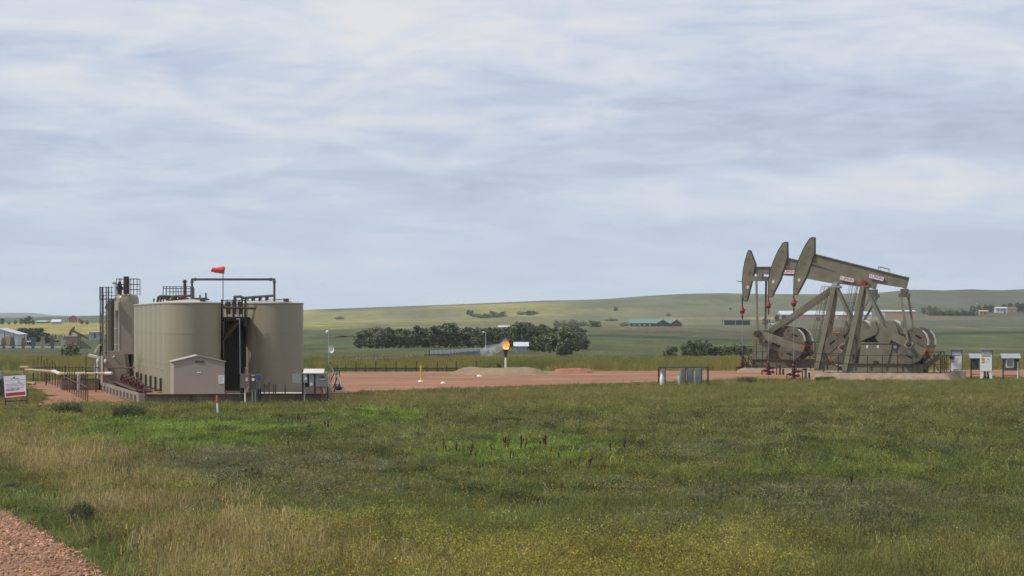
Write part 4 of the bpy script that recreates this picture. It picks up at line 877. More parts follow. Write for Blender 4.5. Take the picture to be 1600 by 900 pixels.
for u, w, r in ((746, 552.5, .5), (750, 551, 5), (756, 548.5, 8.5), (763, 547, 10), (770, 547.5, 9.5), (777, 545.5, 9), (783, 541.5, 9), (788, 538, 8), (792, 535.5, 5), (795, 535, .5)):
    c = (X(u, D) - x, Z(w, D) - zb); rr = r / F * D
    for i in range(n):
        t = 2 * math.pi * i / n; k = 1 + .12 * math.sin(4 * t + u); vs.append((c[0] + .3 * rr * k * math.sin(t), 1.2 * rr * k * math.cos(t) + .5, c[1] + rr * k * math.sin(t)))
v.add(vs, [(j * n + i, j * n + (i + 1) % n, (j + 1) * n + (i + 1) % n, (j + 1) * n + i) for j in range(9) for i in range(n)] + [tuple(range(n - 1, -1, -1)), tuple(range(9 * n, 10 * n))], True)
so = v.part('smoke', smoke_mat(), None); so.location = (x, D, zb); tag(so, 'thin blue grey smoke drifting left from the gas flame', 'smoke', None, 'stuff')

# chemical rack
D = 262; x0 = X(1068, D); z0 = zg(x0, D)
ck = thing('chemical_rack', 'open pipe frame shelter with blue grey totes on the red pad', 'rack', (x0, D, z0))
def pk(u, v): p = lp(u, v, D, 1068, 600); return (p[0], p[2] + Z(600, D) - z0)
def kr(u0, u1, v0, v1, y0, y1): a = pk(u0, v1); b = pk(u1, v0); return MB().box(a[0], b[0], y0, y1, a[1], b[1])
for u in (1030, 1039.5, 1071, 1073.5, 1083, 1096.5, 1107):
    p = pk(u, 574); MB().bar((p[0], 0, -.1), (p[0], 0, p[1]), .07, .07, (0, 1, 0)).part('post', M_['dark'], ck)
for u in (1030, 1107): p = pk(u, 574); MB().bar((p[0], 1.6, -.1), (p[0], 1.6, p[1]), .07, .07, (0, 1, 0)).part('post', M_['dark'], ck)
v = MB()
for y in (0, 1.6): a = pk(1029.5, 574); b = pk(1107.5, 574); v.bar((a[0], y, a[1]), (b[0], y, b[1]), .09)
for u in (1030, 1107): a = pk(u, 574); v.bar((a[0], 0, a[1]), (a[0], 1.6, a[1]), .08)
v.part('top_frame', M_['gun'], ck)
for u0, u1 in ((1063.5, 1070.5), (1075, 1082.5), (1087, 1096)): kr(u0, u1, 576.5, 596, .2, .9).part('tote', M_['bluegrey'], ck)
p = pk(1035, 0); MB().lathe([(.16, 0), (.2, .25), (.2, .6), (.12, .85), (.08, 1.0)], 14, (p[0], .4, 0)).part('drum', M_['white'], ck); kr(1034.5, 1039, 577, 596, .3, .8).part('side_panel', M_['greywall'], ck)
for u in (1061, 1085.3): p = pk(u, 0); MB().cyl((p[0], .3, 0), (p[0], .3, .78), .09, n=12).part('gas_bottle', M_['white'], ck)

# ------------------------------------------------------------------ cabinets at right
def cabinet(u0, u1, vt, vh, vb, D, lab, legs):
    xm = X((u0 + u1) / 2, D); z0 = Z(vb, D); k = D / F; w = (u1 - u0) * k / 2
    c = thing('electrical_cabinet', lab, 'cabinet', (xm, D, z0), R(-9), 'white electrical cabinets at right')
    H = (vb - vt) * k; Hh = (vb - vh) * k; b0 = 11.5 * k if legs else .06
    if not legs: MB().box(-w - .25, w + .35, -.3, 1.3, -.65, 0).part('plinth', M_['conc'], c)
    bd = MB().box(-w, w, 0, 1.0, b0, Hh).part('body', M_['white'], c)
    MB().box(-w - .01, -w + .012, .02, .98, b0, Hh - .02).part('side_panel', M_['white'], c)
    hd = MB().prism([(-w * .86, Hh), (w * .95, Hh), (w * .95, H - .07), (-w * .86, H - .07)], .08, .9).part('hood', M_['greybox'], c)
    MB().box(-w * .98, w * 1.05, 0, 1.0, H - .07, H).part('lid', M_['galv'], hd); MB().box(-w * .75, w * .8, -.012, .0, Hh - .1, Hh - .03).part('vent_slot', M_['gun'], c)
    MB().box(w + .003, w + .035, -.03, 1.0, b0, H - .1).part('door_edge', M_['black'], c)
    v = MB(); v.cyl((-w * .5, -.003, Hh - .36), (-w * .5, -.02, Hh - .36), .15, n=16); v.part('warning_disc', M_['yellow'], c)
    v = MB(); v.cyl((-w * .5, -.021, Hh - .33), (-w * .5, -.03, Hh - .33), .05, n=10); v.cyl((w * .35, -.003, Hh - .36), (w * .35, -.04, Hh - .36), .05, n=10); v.cyl((w * .1, -.003, Hh - .55), (w * .1, -.04, Hh - .55), .035, n=8); v.box(-w * .78, -w * .2, -.012, -.003, Hh - .66, Hh - .63); v.part('knob', M_['gun'], c)
    v = MB(); v.box(-w * .72, -w * .25, -.014, -.003, Hh - .60, Hh - .55); v.part('label_plate', M_['yellow'], c)
    if legs:
        for s in (-1, 1): MB().prism([(s * w, 0), (s * w, b0), (s * w * .35, b0), (s * w * .6, 0)], .05, .95).part('leg', M_['white'], c)
        v = MB(); v.tube([(-.1, .4, 0), (-.1, .4, b0)], .07); v.tube([(.2, .5, 0), (.15, .5, b0)], .09); v.part('conduit', M_['rust'], c)
    else:
        MB().box(-w * .45, w * .35, -.012, -.003, .09, .16).part('vent_slot', M_['gun'], c)
        v = MB(); v.cyl((-w * .75, -.35, Hh + .35), (-w * .75, -.35, Hh - .1), .03, n=8); v.blob((-w * .62, -.35, Hh - .24), (.26, .16, .12), 10, 6); v.part('floodlight', M_['dark'], c)
    v = MB(); v.box(w + .036, w + .12, .2, .5, Hh * .55, Hh * .66); v.part('handle', M_['galv'], c)
cabinet(1484, 1502.5, 545, 554, 580, 279, 'white electrical cabinet with a floodlight on a concrete plinth beside pumpjacks', False)
cabinet(1531.5, 1550, 545, 555, 591.5, 272, 'white electrical cabinet standing on tapered legs at right', True)
def kiosk(u0, u1, vt, vb, D, lab, paper):
    xm = X((u0 + u1) / 2, D); z0 = Z(vb, D); k = D / F; w = (u1 - u0) * k / 2; H = (vb - vt) * k
    c = thing('panel_stand', lab, 'panel stand', (xm, D, z0), 0, 'roofed grey panel stands at right')
    for s in (-1, 1): MB().bar((s * (w - .06), .1, -.1), (s * (w - .06), .1, H - .2), .1, .1, (0, 1, 0)).part('post', M_['dark'], c)
    MB().box(-w + .12, w - .12, .0, .18, H * .30, H - .42).part('board', M_['gun'] if not paper else M_['pumpd'], c)
    MB().add([(-w - .1, -.35, H - .38), (w + .1, -.35, H - .38), (w + .1, .5, H), (-w - .1, .5, H), (-w - .1, -.35, H - .44), (w + .1, -.35, H - .44), (w + .1, .5, H - .06), (-w - .1, .5, H - .06)],
             [(0, 1, 2, 3), (7, 6, 5, 4), (0, 4, 5, 1), (2, 6, 7, 3), (0, 3, 7, 4), (1, 5, 6, 2)]).part('roof', M_['galv'], c)
    MB().bar((-w, .1, .22), (w, .1, .22), .05).part('cross_bar', M_['dark'], c)
    if paper:
        q = MB().box(-w * .62, w * .32, -.03, -.003, H * .42, H - .50).part('notice_board', M_['white'], c); MB().box(-w * .5, w * .2, -.035, -.0305, H * .47, H - .57).part('printed_area', M_['greybox'], q)
        MB().cyl((w * .78, -.1, -.1), (w * .78, -.1, H * .66), .06, n=10).part('conduit', M_['white'], c)
        v = MB(); v.blob((w * .78, -.1, H * .70), (.09, .09, .12), 8, 6); v.part('conduit_head', M_['dark'], c)
    else:
        MB().box(w * .3, w * 1.0, -.12, -.003, H * .34, H * .72).part('meter_box', M_['bluegrey'], c)
kiosk(1516.5, 1535, 552.5, 588.5, 281, 'grey roofed panel stand half hidden behind the white legged cabinet', False)
kiosk(1566.5, 1593, 552.5, 590.5, 278, 'brownish roofed panel stand with a white framed notice at far right', True)

# ------------------------------------------------------------------ pumpjacks
YAW = R(-20)
def rim(mb, poly, y0, y1, w=.05):
    """flat edge strip round a plate outline, standing a little proud of it"""
    n = len(poly)
    for i in range(n):
        a = Vector(poly[i]); b = Vector(poly[(i + 1) % n]); d = b - a
        if d.length < 1e-4: continue
        mb.bar((a.x, (y0 + y1) / 2, a.y), (b.x, (y0 + y1) / 2, b.y), y1 - y0 + .03, w, (0, 0, 1) if abs(d.x) > abs(d.y) else (1, 0, 0))
def arc(cx, cz, r, a0, a1, n): return [(cx + r * math.cos(R(a0 + (a1 - a0) * i / n)), cz + r * math.sin(R(a0 + (a1 - a0) * i / n))) for i in range(n + 1)]
def slot_poly(cx, cz, l, w, ang):
    ca, sa = math.cos(ang), math.sin(ang); p = [(-l, -w), (l, -w), (l, w), (-l, w)]
    return [(cx + x * ca - z * sa, cz + x * sa + z * ca) for x, z in p]
def crank_set(root, shaft, ang, y, side, rot_pin, reach, w0, w1, l0, l1):
    """one crank arm with its two counterweights; ang is the arm's direction in the X-Z plane"""
    ca, sa = math.cos(ang), math.sin(ang)
    def P(l, w): return (shaft[0] + l * ca - w * sa, shaft[1] + l * sa + w * ca)
    y0, y1 = (y - .13, y + .13)
    c = MB().prism([P(-.55 if rot_pin > 0 else rot_pin - .35, -.36), P(reach, -.36), P(reach, .36), P(-.55 if rot_pin > 0 else rot_pin - .35, .36)], y0, y1).part('crank_arm', M_['pump'], root)
    for s in (1, -1):
        cx = (l0 + l1) / 2; dl = l1 - l0; lobe = [P(l0 + fl_ * dl, s * fw_ * w1) for fl_, fw_ in ((.02, .222), (-.02, .50), (.03, .76), (.14, .93), (.33, 1.0), (.54, .985), (.74, .87), (.90, .66), (.985, .42), (1.0, .222))]
        MB().prism(lobe, y0 - .05, y1 + .16).part('counterweight', M_['weight'], c)
        q = MB(); q.prism(slot_poly(*P(cx, s * (.40 + (w1 - .4) * .45)), .30, .085, ang), y0 - .058, y0 - .0501)
        for l in (l0 + .35, l1 - .3): z = P(l, s * (.4 + (w1 - .4) * .62)); q.cyl((z[0], y0 - .0501, z[1]), (z[0], y0 - .065, z[1]), .07, n=8)
        q.part('slot', M_['black'], c)
        e = MB(); 
        for i in range(5, 8) if s > 0 else range(2, 4):
            a = lobe[i]; b = lobe[i + 1]; e.bar((a[0], y + .04, a[1]), (b[0], y + .04, b[1]), .50, .05, (0, 0, 1) if abs(b[0] - a[0]) > abs(b[1] - a[1]) else (1, 0, 0))
        e.part('light_edge', M_['light_edge'] if s > 0 else M_['orange'], c)  # upper lobe: pale strip paints light caught on its edge; lower lobe: orange paint
    o = P(reach + .02, 0); MB().prism([P(reach - .02, -.37), P(reach + .05, -.37), P(reach + .05, .37), P(reach - .02, .37)], y0 - .17, y1 + .17).part('orange_end', M_['orange'], c)
    p = P(rot_pin, 0); q = MB(); q.prism([P(rot_pin - .33, -.3), P(rot_pin + .33, -.3), P(rot_pin + .33, .3), P(rot_pin - .33, .3)], min(y0, y1) - .06, min(y0, y1) - .001); q.part('wrist_plate', M_['shedroof'], c)
    q = MB(); q.cyl((p[0], y0 - .06, p[1]), (p[0], y0 - .5, p[1]), .2, n=14); q.cyl((p[0], y0 - .5, p[1]), (p[0], y0 - .56, p[1]), .13, n=12); q.part('wrist_pin', M_['orange'] if False else M_['rust'], c)
    return p
def beam_mesh(pts_top, pts_bot, fw=.36, web=.05):
    """an I-beam: web between two polylines with a flange on each"""
    v = MB(); v.prism(pts_bot + pts_top[::-1], -web, web)
    for pl_, off in ((pts_top, -.035), (pts_bot, .035)):
        for a, b in zip(pl_[:-1], pl_[1:]): v.bar((a[0], 0, a[1] + off), (b[0], 0, b[1] + off), fw, .07)
    return v
def sign_on(root, cx, cz, y, w, h, ang):
    s = MB().box(-w / 2, w / 2, -.02, .0, -h / 2, h / 2).part('name_plate', M_['sagepaper'], root); s.location = (cx, y, cz); s.rotation_euler = (0, ang, 0)
    v = MB(); t = .022
    for a in ((-w / 2, w / 2, -h / 2, -h / 2 + t), (-w / 2, w / 2, h / 2 - t, h / 2), (-w / 2, -w / 2 + t, -h / 2 + t, h / 2 - t), (w / 2 - t, w / 2, -h / 2 + t, h / 2 - t)): v.box(a[0], a[1], -.03, -.0201, a[2], a[3])
    v.part('red_border', M_['signred'], s)
    cu = bpy.data.curves.new('lettering', 'FONT'); cu.body = "LUFKIN"; cu.align_x = 'CENTER'; cu.align_y = 'CENTER'; cu.size = h * .86; cu.extrude = .004; cu.offset = .0
    tmp = bpy.data.objects.new('lettering_curve', cu); me = bpy.data.meshes.new_from_object(tmp); bpy.data.objects.remove(tmp)
    me.materials.clear(); me.materials.append(M_['signred']); o = bpy.data.objects.new('lettering', me); col.objects.link(o); o.parent = s
    o.location = (0, -.03, 0.0); o.rotation_euler = (R(90), 0, 0); wx = max(q.co.x for q in me.vertices) - min(q.co.x for q in me.vertices); o.scale = (w * .84 / wx, 1, 1)
def railing(root, pts, h=1.55, step=1.35, m='dark'):
    v = MB()
    for a, b in zip(pts[:-1], pts[1:]):
        a = Vector(a); b = Vector(b); n = max(1, round((b - a).length / step))
        for k in range(n + 1): p = a.lerp(b, k / n); v.bar(p, p + Vector((0, 0, h)), .06, .06, (0, 1, 0))
        for z in (h, h * .52, .06): v.bar(a + Vector((0, 0, z)), b + Vector((0, 0, z)), .055)
    v.part('guard_railing', M_[m], root)
def cage_ladder(root, p, q, w=.45):
    """ladder with hoops between two points"""
    p = Vector(p); q = Vector(q); v = MB(); n = int((q - p).length / .3)
    off = Vector((0, w / 2, 0))
    v.bar(p - off, q - off, .05, .05, (0, 1, 0)); v.bar(p + off, q + off, .05, .05, (0, 1, 0))
    for k in range(n): c = p.lerp(q, (k + .5) / n); v.bar(c - off, c + off, .03)
    l = v.part('ladder', M_['pumpd'], root); h = MB(); N_ = 8; p2 = p.lerp(q, .3)
    hoop = [Vector((-.75 * math.sin(math.pi * i / N_), .42 * math.cos(math.pi * i / N_), 0)) for i in range(N_ + 1)]
    for k in range(7):
        c = p2.lerp(q, k / 6)
        for a, b in zip(hoop[:-1], hoop[1:]): h.bar(c + a, c + b, .03)
    for i in (1, 2, 4, 6, 7): h.bar(p2 + hoop[i], q + hoop[i], .03, .03, (0, 1, 0))
    h.part('safety_cage', M_['pumpd'], l)
def bridle_set(root, xh, ztop, zc, zwell, plates=True):
    v = MB()
    for y in (-.12, .12): v.cyl((xh, y, ztop), (xh, y * .6, zc + .4), .035, n=6)
    v.part('bridle_cable', M_['dark'], root)
    v = MB(); v.lathe([(.10, .55), (.2, .3), (.26, .12), (.17, -.1), (.06, -.2)], 12, (xh, 0, zc)); v.bar((xh - .1, 0, zc + .1), (xh + .35, 0, zc + .3), .08); v.part('carrier_bar', M_['redp'], root)
    MB().cyl((xh, 0, zc - .1), (xh, 0, zwell), .016, n=6).part('polished_rod', M_['galv'], root)
    MB().lathe([(.02, -.2), (.09, -.35), (.07, -.6), (.02, -.75)], 8, (xh, 0, zc)).part('rod_clamp', M_['dark'], root)

def footing(root, x0, x1, z):
    nx, ny = 44, 16; v = MB(); vs = []; fs = []; r_ = random.Random(int(z * 1000))
    for j in range(ny + 1):
        for i in range(nx + 1):
            x = x0 - 1.6 + (x1 - x0 + 3.2) * i / nx; y = -3.7 + 7.4 * j / ny; e = max(x0 - x, x - x1, abs(y) - 2.15, 0) / 1.5
            t = max(0, 1 - e); t = t * t * (3 - 2 * t); vs.append((x, y, (z - .012 * (1 + (i * 7 + j * 3) % 3) if e == 0 else -.8 + (z + .75) * t + r_.uniform(-.05, .05))))
    for j in range(ny):
        for i in range(nx): a = j * (nx + 1) + i; fs.append((a, a + 1, a + nx + 2, a + nx + 1))
    v.add(vs, fs, True); v.part('dirt_footing', M_['footing'], root)
    MB().box(x0 + 1.2, x1 - 1.4, -1.5, 1.5, -.4, z + .004).part('concrete_base', M_['conc'], root)
def conventional(label, loc, tilt, crank_ang, head_rot, brak):
    g = thing('pumpjack', label, 'pumpjack', loc, YAW, 'row of three pumpjacks')
    ct, st = math.cos(tilt), math.sin(tilt); FZ = 8.36
    def B(l, z): return (l * ct + z * st, FZ - l * st + z * ct)
    footing(g, -3.4, 7.5, .45)
    v = MB()
    for y in (-1.05, 1.05):
        v.box(-1.75, 5.45, y - .03, y + .03, .5, 1.16); v.box(-1.75, 5.45, y - .16, y + .16, .45, .52); v.box(-1.75, 5.45, y - .16, y + .16, 1.14, 1.2)
        for x in (-.6, .8, 2.2, 3.6, 5.0): v.box(x - .02, x + .02, y - .14, y + .14, .52, 1.14)
    for x in (-1.6, 0, 1.8, 3.5, 5.3): v.box(x - .1, x + .1, -1.0, 1.0, .55, 1.1)
    v.part('base_skid', M_['pump'], g)
    sp = MB().box(-.45, .45, -.5, .5, 7.9, 8.0).part('samson_post', M_['pump'], g)
    for y in (-1, 1):
        MB().bar((-.08, y * .32, 7.95), (-1.5, y * 1.12, .46), .40, .48, (0, 1, 0)).part('leg', M_['pump'], sp)
    MB().bar((.12, -.25, 7.9), (2.5, -.75, 3.1), .22, .36, (0, 1, 0)).part('leg', M_['pump'], sp); MB().bar((.12, .25, 7.9), (2.5, .75, 3.1), .22, .36, (0, 1, 0)).part('leg', M_['pump'], sp)
    v = MB()
    for k in range(4): z = 1.9 + 1.5 * k; t = (7.95 - z) / 7.5; v.bar((-.08 - 1.42 * t, -(.32 + .8 * t), z), (-.08 - 1.42 * t, (.32 + .8 * t), z), .14)
    v.part('cross_tie', M_['pumpd'], sp)
    cage_ladder(g, (-2.0, 0, 1.3), (-.62, 0, 8.1))
    v = MB(); v.box(-.5, .5, -.42, .42, 8.0, 8.1); v.cyl((0, -.45, 8.27), (0, .45, 8.27), .23, n=16); v.bar((-.35, 0, 8.0), (-.1, 0, 8.35), .6, .2); v.bar((.35, 0, 8.0), (.1, 0, 8.35), .6, .2)
    v.part('saddle_bearing', M_['redp'] if brak else M_['galv'], g)
    top = [B(-5.0, 1.3), B(3.6, 1.3)]; bot = [B(-5.0, .42), B(-.5, .03), B(.5, .03), B(3.6, .32)]
    bm = beam_mesh([top[0], B(-2, 1.3), B(1, 1.3), top[1]], bot)
    for l in (-2.8, -1.3, 1.1, 2.4):
        a, b = B(l, 1.24), B(l, .42 - (.39 * (l + 4.75) / 4.25) + .06 if l < 0 else .03 + .29 * (l - .5) / 3.1 + .06)
        bm.bar((a[0], 0, a[1]), (b[0], 0, b[1]), .3, .03, (0, 1, 0))
    a, b = B(3.6, 1.33), B(3.6, .28); bm.bar((a[0], 0, a[1]), (b[0], 0, b[1]), .38, .06, (0, 1, 0))
    wb = bm.part('walking_beam', M_['pump'], g)
    v = MB(); a, b = B(1.0, 1.36), B(1.9, 1.36)
    for y in (-.3, .3): v.bar((a[0], y, a[1] + .22), (b[0], y, b[1] + .22), .05); v.bar((a[0], y, a[1] - .05), (a[0], y, a[1] + .24), .04, .04, (0, 1, 0)); v.bar((b[0], y, b[1] - .05), (b[0], y, b[1] + .24), .04, .04, (0, 1, 0))
    v.part('top_bracket', M_['gun'], wb)
    c = B(.98, .62); sign_on(g, c[0], c[1], -.2, 1.36, .40, tilt)
    hp = [(-4.885, 12.18), (-4.70, 12.27), (-4.48, 12.25), (-4.47, 10.82), (-5.2, 8.81), (-6.0, 7.36), (-6.12, 7.24), (-6.28, 7.26), (-6.36, 7.5), (-6.34, 8.64), (-6.2, 9.5), (-5.83, 10.5), (-5.4, 11.4)]
    if head_rot:
        ch, shh = math.cos(head_rot), math.sin(head_rot); hp = [(x * ch - (z - FZ) * shh, FZ + x * shh + (z - FZ) * ch) for x, z in hp]
    hd = MB().prism(hp, -.22, .22).part('horsehead', M_['pump'], g)
    e = MB(); rim(e, hp, -.22, .22, .055); e.part('edge_plate', M_['edge'], hd)
    xs_ = [p[0] for p in hp]; zs_ = [p[1] for p in hp]; cx = sum(xs_) / len(xs_)
    v = MB()
    for dx, dz in ((-5.0, 11.3), (-5.35, 9.95), (-6.05, 7.75)): v.cyl((dx, -.221, dz), (dx, -.26, dz), .055, n=8)
    v.part('bolt', M_['dark'], hd)
    v = MB(); v.prism([(-5.95, 8.35), (-5.78, 8.4), (-5.72, 8.6), (-5.82, 8.72), (-5.98, 8.6)], -.232, -.2201); v.part('worn_mark', M_['light_edge'], hd)
    v = MB(); pz_ = [p for p in hp if p[1] < 7.75] ; v.prism([(p[0] * 1.0, p[1]) for p in pz_], -.23, -.2205) if len(pz_) > 2 else None; v.part('orange_tip', M_['orange'], hd)
    xh = min(xs_) - .03; ztop = sorted(zs_)[3] + .3
    bridle_set(g, xh, ztop, ztop - 1.45, 1.35)
    ped = MB(); ped.prism([(-.35, 1.2), (4.35, 1.2), (4.1, 2.95), (-.1, 2.95)], -.8, .8); ped.box(-.25, 4.3, -.86, .86, 2.95, 3.05)
    for x in (2.35,): ped.bar((x + .35, -.83, 2.95), (x - .1, -.83, 1.25), .06, .12, (0, 1, 0))
    pd = ped.part('pedestal', M_['pump'], g)
    v = MB()
    for x in (.35, 1.3, 2.75, 3.6): v.box(x, x + (.28 if x == 2.75 else .16), -.83, -.8601 + .045, 2.55, 2.78)
    v.part('label_plate', M_['white'], pd)
    v = MB(); v.box(1.0, 1.4, -1.0, -.81, 1.2, 1.45); v.part('drain_valve', M_['dark'], pd)
    S = (2.55, 3.75)
    gr = MB(); gr.prism(arc(S[0] - .45, 3.85, 1.05, 0, 360, 28)[:-1], -.62, .62); gr.prism([(2.2, 3.3), (3.3, 3.3), (3.25, 4.25), (2.6, 4.9), (2.1, 4.9)], -.45, .45); gr.cyl((S[0], -1.3, S[1]), (S[0], 1.3, S[1]), .26, n=14)
    grp = gr.part('gear_reducer', M_['pump'], g)
    v = MB(); v.prism([(-.25, 3.12), (1.1, 3.7), (1.35, 4.05), (1.3, 4.5), (.9, 4.35), (-.2, 4.0)], -.7, .3); v.box(.95, 1.12, -.6, .2, 4.4, 4.85); v.part('brake_cover', M_['pump'], grp)
    MB().box(.1, 4.0, -.35, .35, 3.05, 3.75).part('arch_shade_box', M_['dark'], grp)  # dark box added to paint the shadow in the arches under the wings
    v = MB(); v.box(3.35, 3.52, -.5, .3, 4.3, 4.85); v.part('breather', M_['tan'], grp)
    v = MB(); v.prism(arc(S[0] - .1, 3.9, 1.13, 35, 75, 6) + arc(S[0] - .1, 3.9, 1.08, 75, 35, 6), -.5, .5); v.part('pale_edge', M_['light_edge'], grp)  # light caught on the upper right rim, painted as a pale strip
    pins = []
    for y in (-1.42, 1.42): pins.append(crank_set(g, S, crank_ang, y, 1, 1.95, 3.45, .55, 1.62, 1.35, 3.5))
    J = B(3.3, .05); J = (J[0] + .34, J[1] - .28)
    v = MB(); v.box(J[0] - .18, J[0] + .18, -1.5, 1.5, J[1] - .32, J[1] - .02); v.cyl((J[0], -.35, J[1] + .12), (J[0], .35, J[1] + .12), .26, n=14); v.box(J[0] - .3, J[0] + .3, -.3, .3, J[1] + .1, J[1] + .4); v.part('equalizer', M_['pumpd'], g)
    for y, p in zip((-1.42, 1.42), pins):
        s_ = -1 if y < 0 else 1; yy = y - .32 if y < 0 else y - .32
        MB().bar((J[0], y + .05, J[1] - .2), (p[0], yy, p[1]), .17, .24, (0, 1, 0)).part('pitman_arm', M_['pump'], g)
    mo = MB(); mo.cyl((5.0, -.5, 1.75), (5.0, .5, 1.75), .38, n=16); mo.box(4.7, 5.3, -.4, .4, 1.2, 1.5); mo.part('motor', M_['dark'], g)
    v = MB(); v.bar((5.3, -.9, .75), (7.0, -.9, 2.0), .25, .42); v.part('belt_guard', M_['pumpd'], g)
    v = MB()
    for x, h in ((5.5, 1.6), (6.3, 2.1), (6.9, 2.25), (7.2, 2.3)): v.bar((x, -.6, -.2), (x, -.6, h), .09, .09, (0, 1, 0))
    v.bar((5.3, -.6, 2.2), (7.2, -.6, 2.25), .08); v.bar((5.5, -.6, .5), (6.9, -.6, 2.2), .07); v.bar((6.9, -.6, .4), (5.8, -.6, 1.9), .06); v.part('motor_frame', M_['dark'], g)
    railing(g, [(-3.2, -2.0, .38), (7.35, -2.0, .38), (7.35, 1.2, .38)])
    return g, xh
D1, D2, D3 = 280.0, 293.0, 306.0
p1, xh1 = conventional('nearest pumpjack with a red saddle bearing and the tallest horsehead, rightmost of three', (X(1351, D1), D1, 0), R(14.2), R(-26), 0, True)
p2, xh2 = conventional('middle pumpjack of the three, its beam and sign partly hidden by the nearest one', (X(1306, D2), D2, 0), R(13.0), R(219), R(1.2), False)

def mark_two(label, loc):
    g = thing('pumpjack', label, 'pumpjack', loc, YAW, 'row of three pumpjacks')
    footing(g, -8.6, .4, .43)
    v = MB()
    for y in (-1.0, 1.0): v.box(-8.0, -.9, y - .03, y + .03, .5, 1.2); v.box(-8.0, -.9, y - .16, y + .16, .44, .52); v.box(-8.0, -.9, y - .16, y + .16, 1.18, 1.25)
    for x in (-7.8, -5.6, -3.4, -1.1): v.box(x - .1, x + .1, -.95, .95, .55, 1.15)
    v.part('base_skid', M_['pumpd'], g)
    sp = MB().box(-.35, .35, -.55, .55, 8.05, 8.2).part('samson_post', M_['pump'], g)
    for y in (-1, 1):
        MB().bar((-.1, y * .42, 8.1), (-7.45, y * .9, 3.1), .30, .46).part('leg', M_['pump'], sp)
        MB().bar((0, y * .4, 8.0), (-1.35, y * 1.1, .46), .3, .4, (0, 1, 0)).part('leg', M_['pumpd'], sp)
    v = MB()
    for t in (.25, .5, .75): v.bar((-.1 - 7.35 * t, -.42 - .48 * t, 8.1 - 5 * t), (-.1 - 7.35 * t, .42 + .48 * t, 8.1 - 5 * t), .12)
    v.part('cross_tie', M_['pumpd'], sp)
    fp = MB(); 
    for y in (-.95, .95): fp.box(-7.95, -7.6, y - .14, y + .14, 1.25, 3.05); fp.box(-7.25, -6.95, y - .12, y + .12, 1.25, 2.85); fp.bar((-6.9, y, 1.25), (-6.2, y, 2.4), .2, .24); fp.bar((-8.0, y, 3.12), (-4.6, y, 1.9), .22, .42)
    fp.part('front_frame', M_['pump'], g)
    bm = beam_mesh([(-8.05, 10.16), (-4, 10.12), (.5, 9.6)], [(-8.05, 9.45), (-4, 9.2), (-.4, 8.5), (.5, 8.5)], .34)
    for x in (-6.6, -4, -2): bm.box(x - .02, x + .02, -.16, .16, 9.35, 9.95)
    bm.part('walking_beam', M_['pump'], g)
    MB().cyl((0, -.5, 8.36), (0, .5, 8.36), .22, n=16).part('saddle_bearing', M_['galv'], g)
    sign_on(g, -4.62, 9.62, -.2, 1.3, .40, R(1.5))
    hp = [(-8.55, 11.76), (-8.42, 11.66), (-7.9, 10.34), (-8.16, 9.16), (-8.62, 7.4), (-8.74, 6.95), (-8.9, 6.82), (-9.06, 6.86), (-9.16, 7.1), (-9.24, 8.64), (-9.16, 9.7), (-8.97, 10.69), (-8.72, 11.5)]
    hd = MB().prism(hp, -.2, .2).part('horsehead', M_['pump'], g)
    e = MB(); rim(e, hp, -.2, .2, .055); e.part('edge_plate', M_['edge'], hd)
    v = MB()
    for dx, dz in ((-8.55, 10.9), (-8.45, 9.6), (-8.85, 7.3)): v.cyl((dx, -.201, dz), (dx, -.24, dz), .055, n=8)
    v.part('bolt', M_['dark'], hd)
    v = MB(); v.prism([(-8.75, 8.0), (-8.58, 8.05), (-8.55, 8.25), (-8.66, 8.35), (-8.8, 8.2)], -.212, -.2001); v.part('worn_mark', M_['light_edge'], hd)
    MB().bar((-9.75, -.1, 8.75), (-9.2, -.1, 8.7), .07).part('side_pin', M_['dark'], hd)
    bridle_set(g, -9.27, 7.3, 5.75, 1.3)
    v = MB(); v.box(-7.95, -7.0, -1.35, 1.35, 8.78, 9.2); v.box(-7.75, -7.2, -.3, .3, 9.2, 9.46); v.box(-8.05, -6.9, -1.4, -1.2, 8.72, 9.05); v.part('equalizer', M_['pump'], g)
    S = (-5.4, 3.1); ang = R(-17)
    for y in (-1.42, 1.42):
        p = crank_set(g, S, ang, y, 1, -1.95, 2.75, .55, 1.6, .5, 2.7)
        MB().bar((-7.5 + .25 * (y > 0), y * .93, 8.85), (p[0], y - .32, p[1]), .17, .24, (0, 1, 0)).part('pitman_arm', M_['pump'], g)
        q = MB(); q.cyl((p[0], y - .2, p[1]), (p[0], y - .62, p[1]), .34, n=16); q.part('pin_housing', M_['rust'], g)
    gr = MB(); gr.prism([(-6.6, 1.25), (-3.6, 1.25), (-3.8, 2.3), (-4.3, 2.7), (-6.3, 2.7)], -.75, .75); gr.prism(arc(S[0] + .3, 3.1, 1.15, 0, 360, 26)[:-1], -.55, .55); gr.cyl((S[0], -1.3, S[1]), (S[0], 1.3, S[1]), .26, n=14); gr.prism([(-5.2, 3.6), (-3.9, 3.6), (-4.1, 4.35), (-5.0, 4.45)], -.5, .5)
    grp = gr.part('gear_reducer', M_['pumpd'], g)
    MB().blob((-5.65, -.76, 2.35), (.08, .02, .08), 8, 5).part('round_mark', M_['white'], grp)
    v = MB(); v.cyl((-2.6, -.4, 1.9), (-2.6, .4, 1.9), .36, n=14); v.bar((-4.2, 0, 1.3), (-2.4, 0, 2.9), .5, .4); v.part('motor', M_['dark'], g)
    v = MB(); v.bar((-3.3, -1.3, 2.9), (-.9, -1.3, 2.9), .1)
    for x in (-1.15, -1.7): v.bar((x, -1.3, .45), (x, -1.3, 2.9), .1, .1, (0, 1, 0))
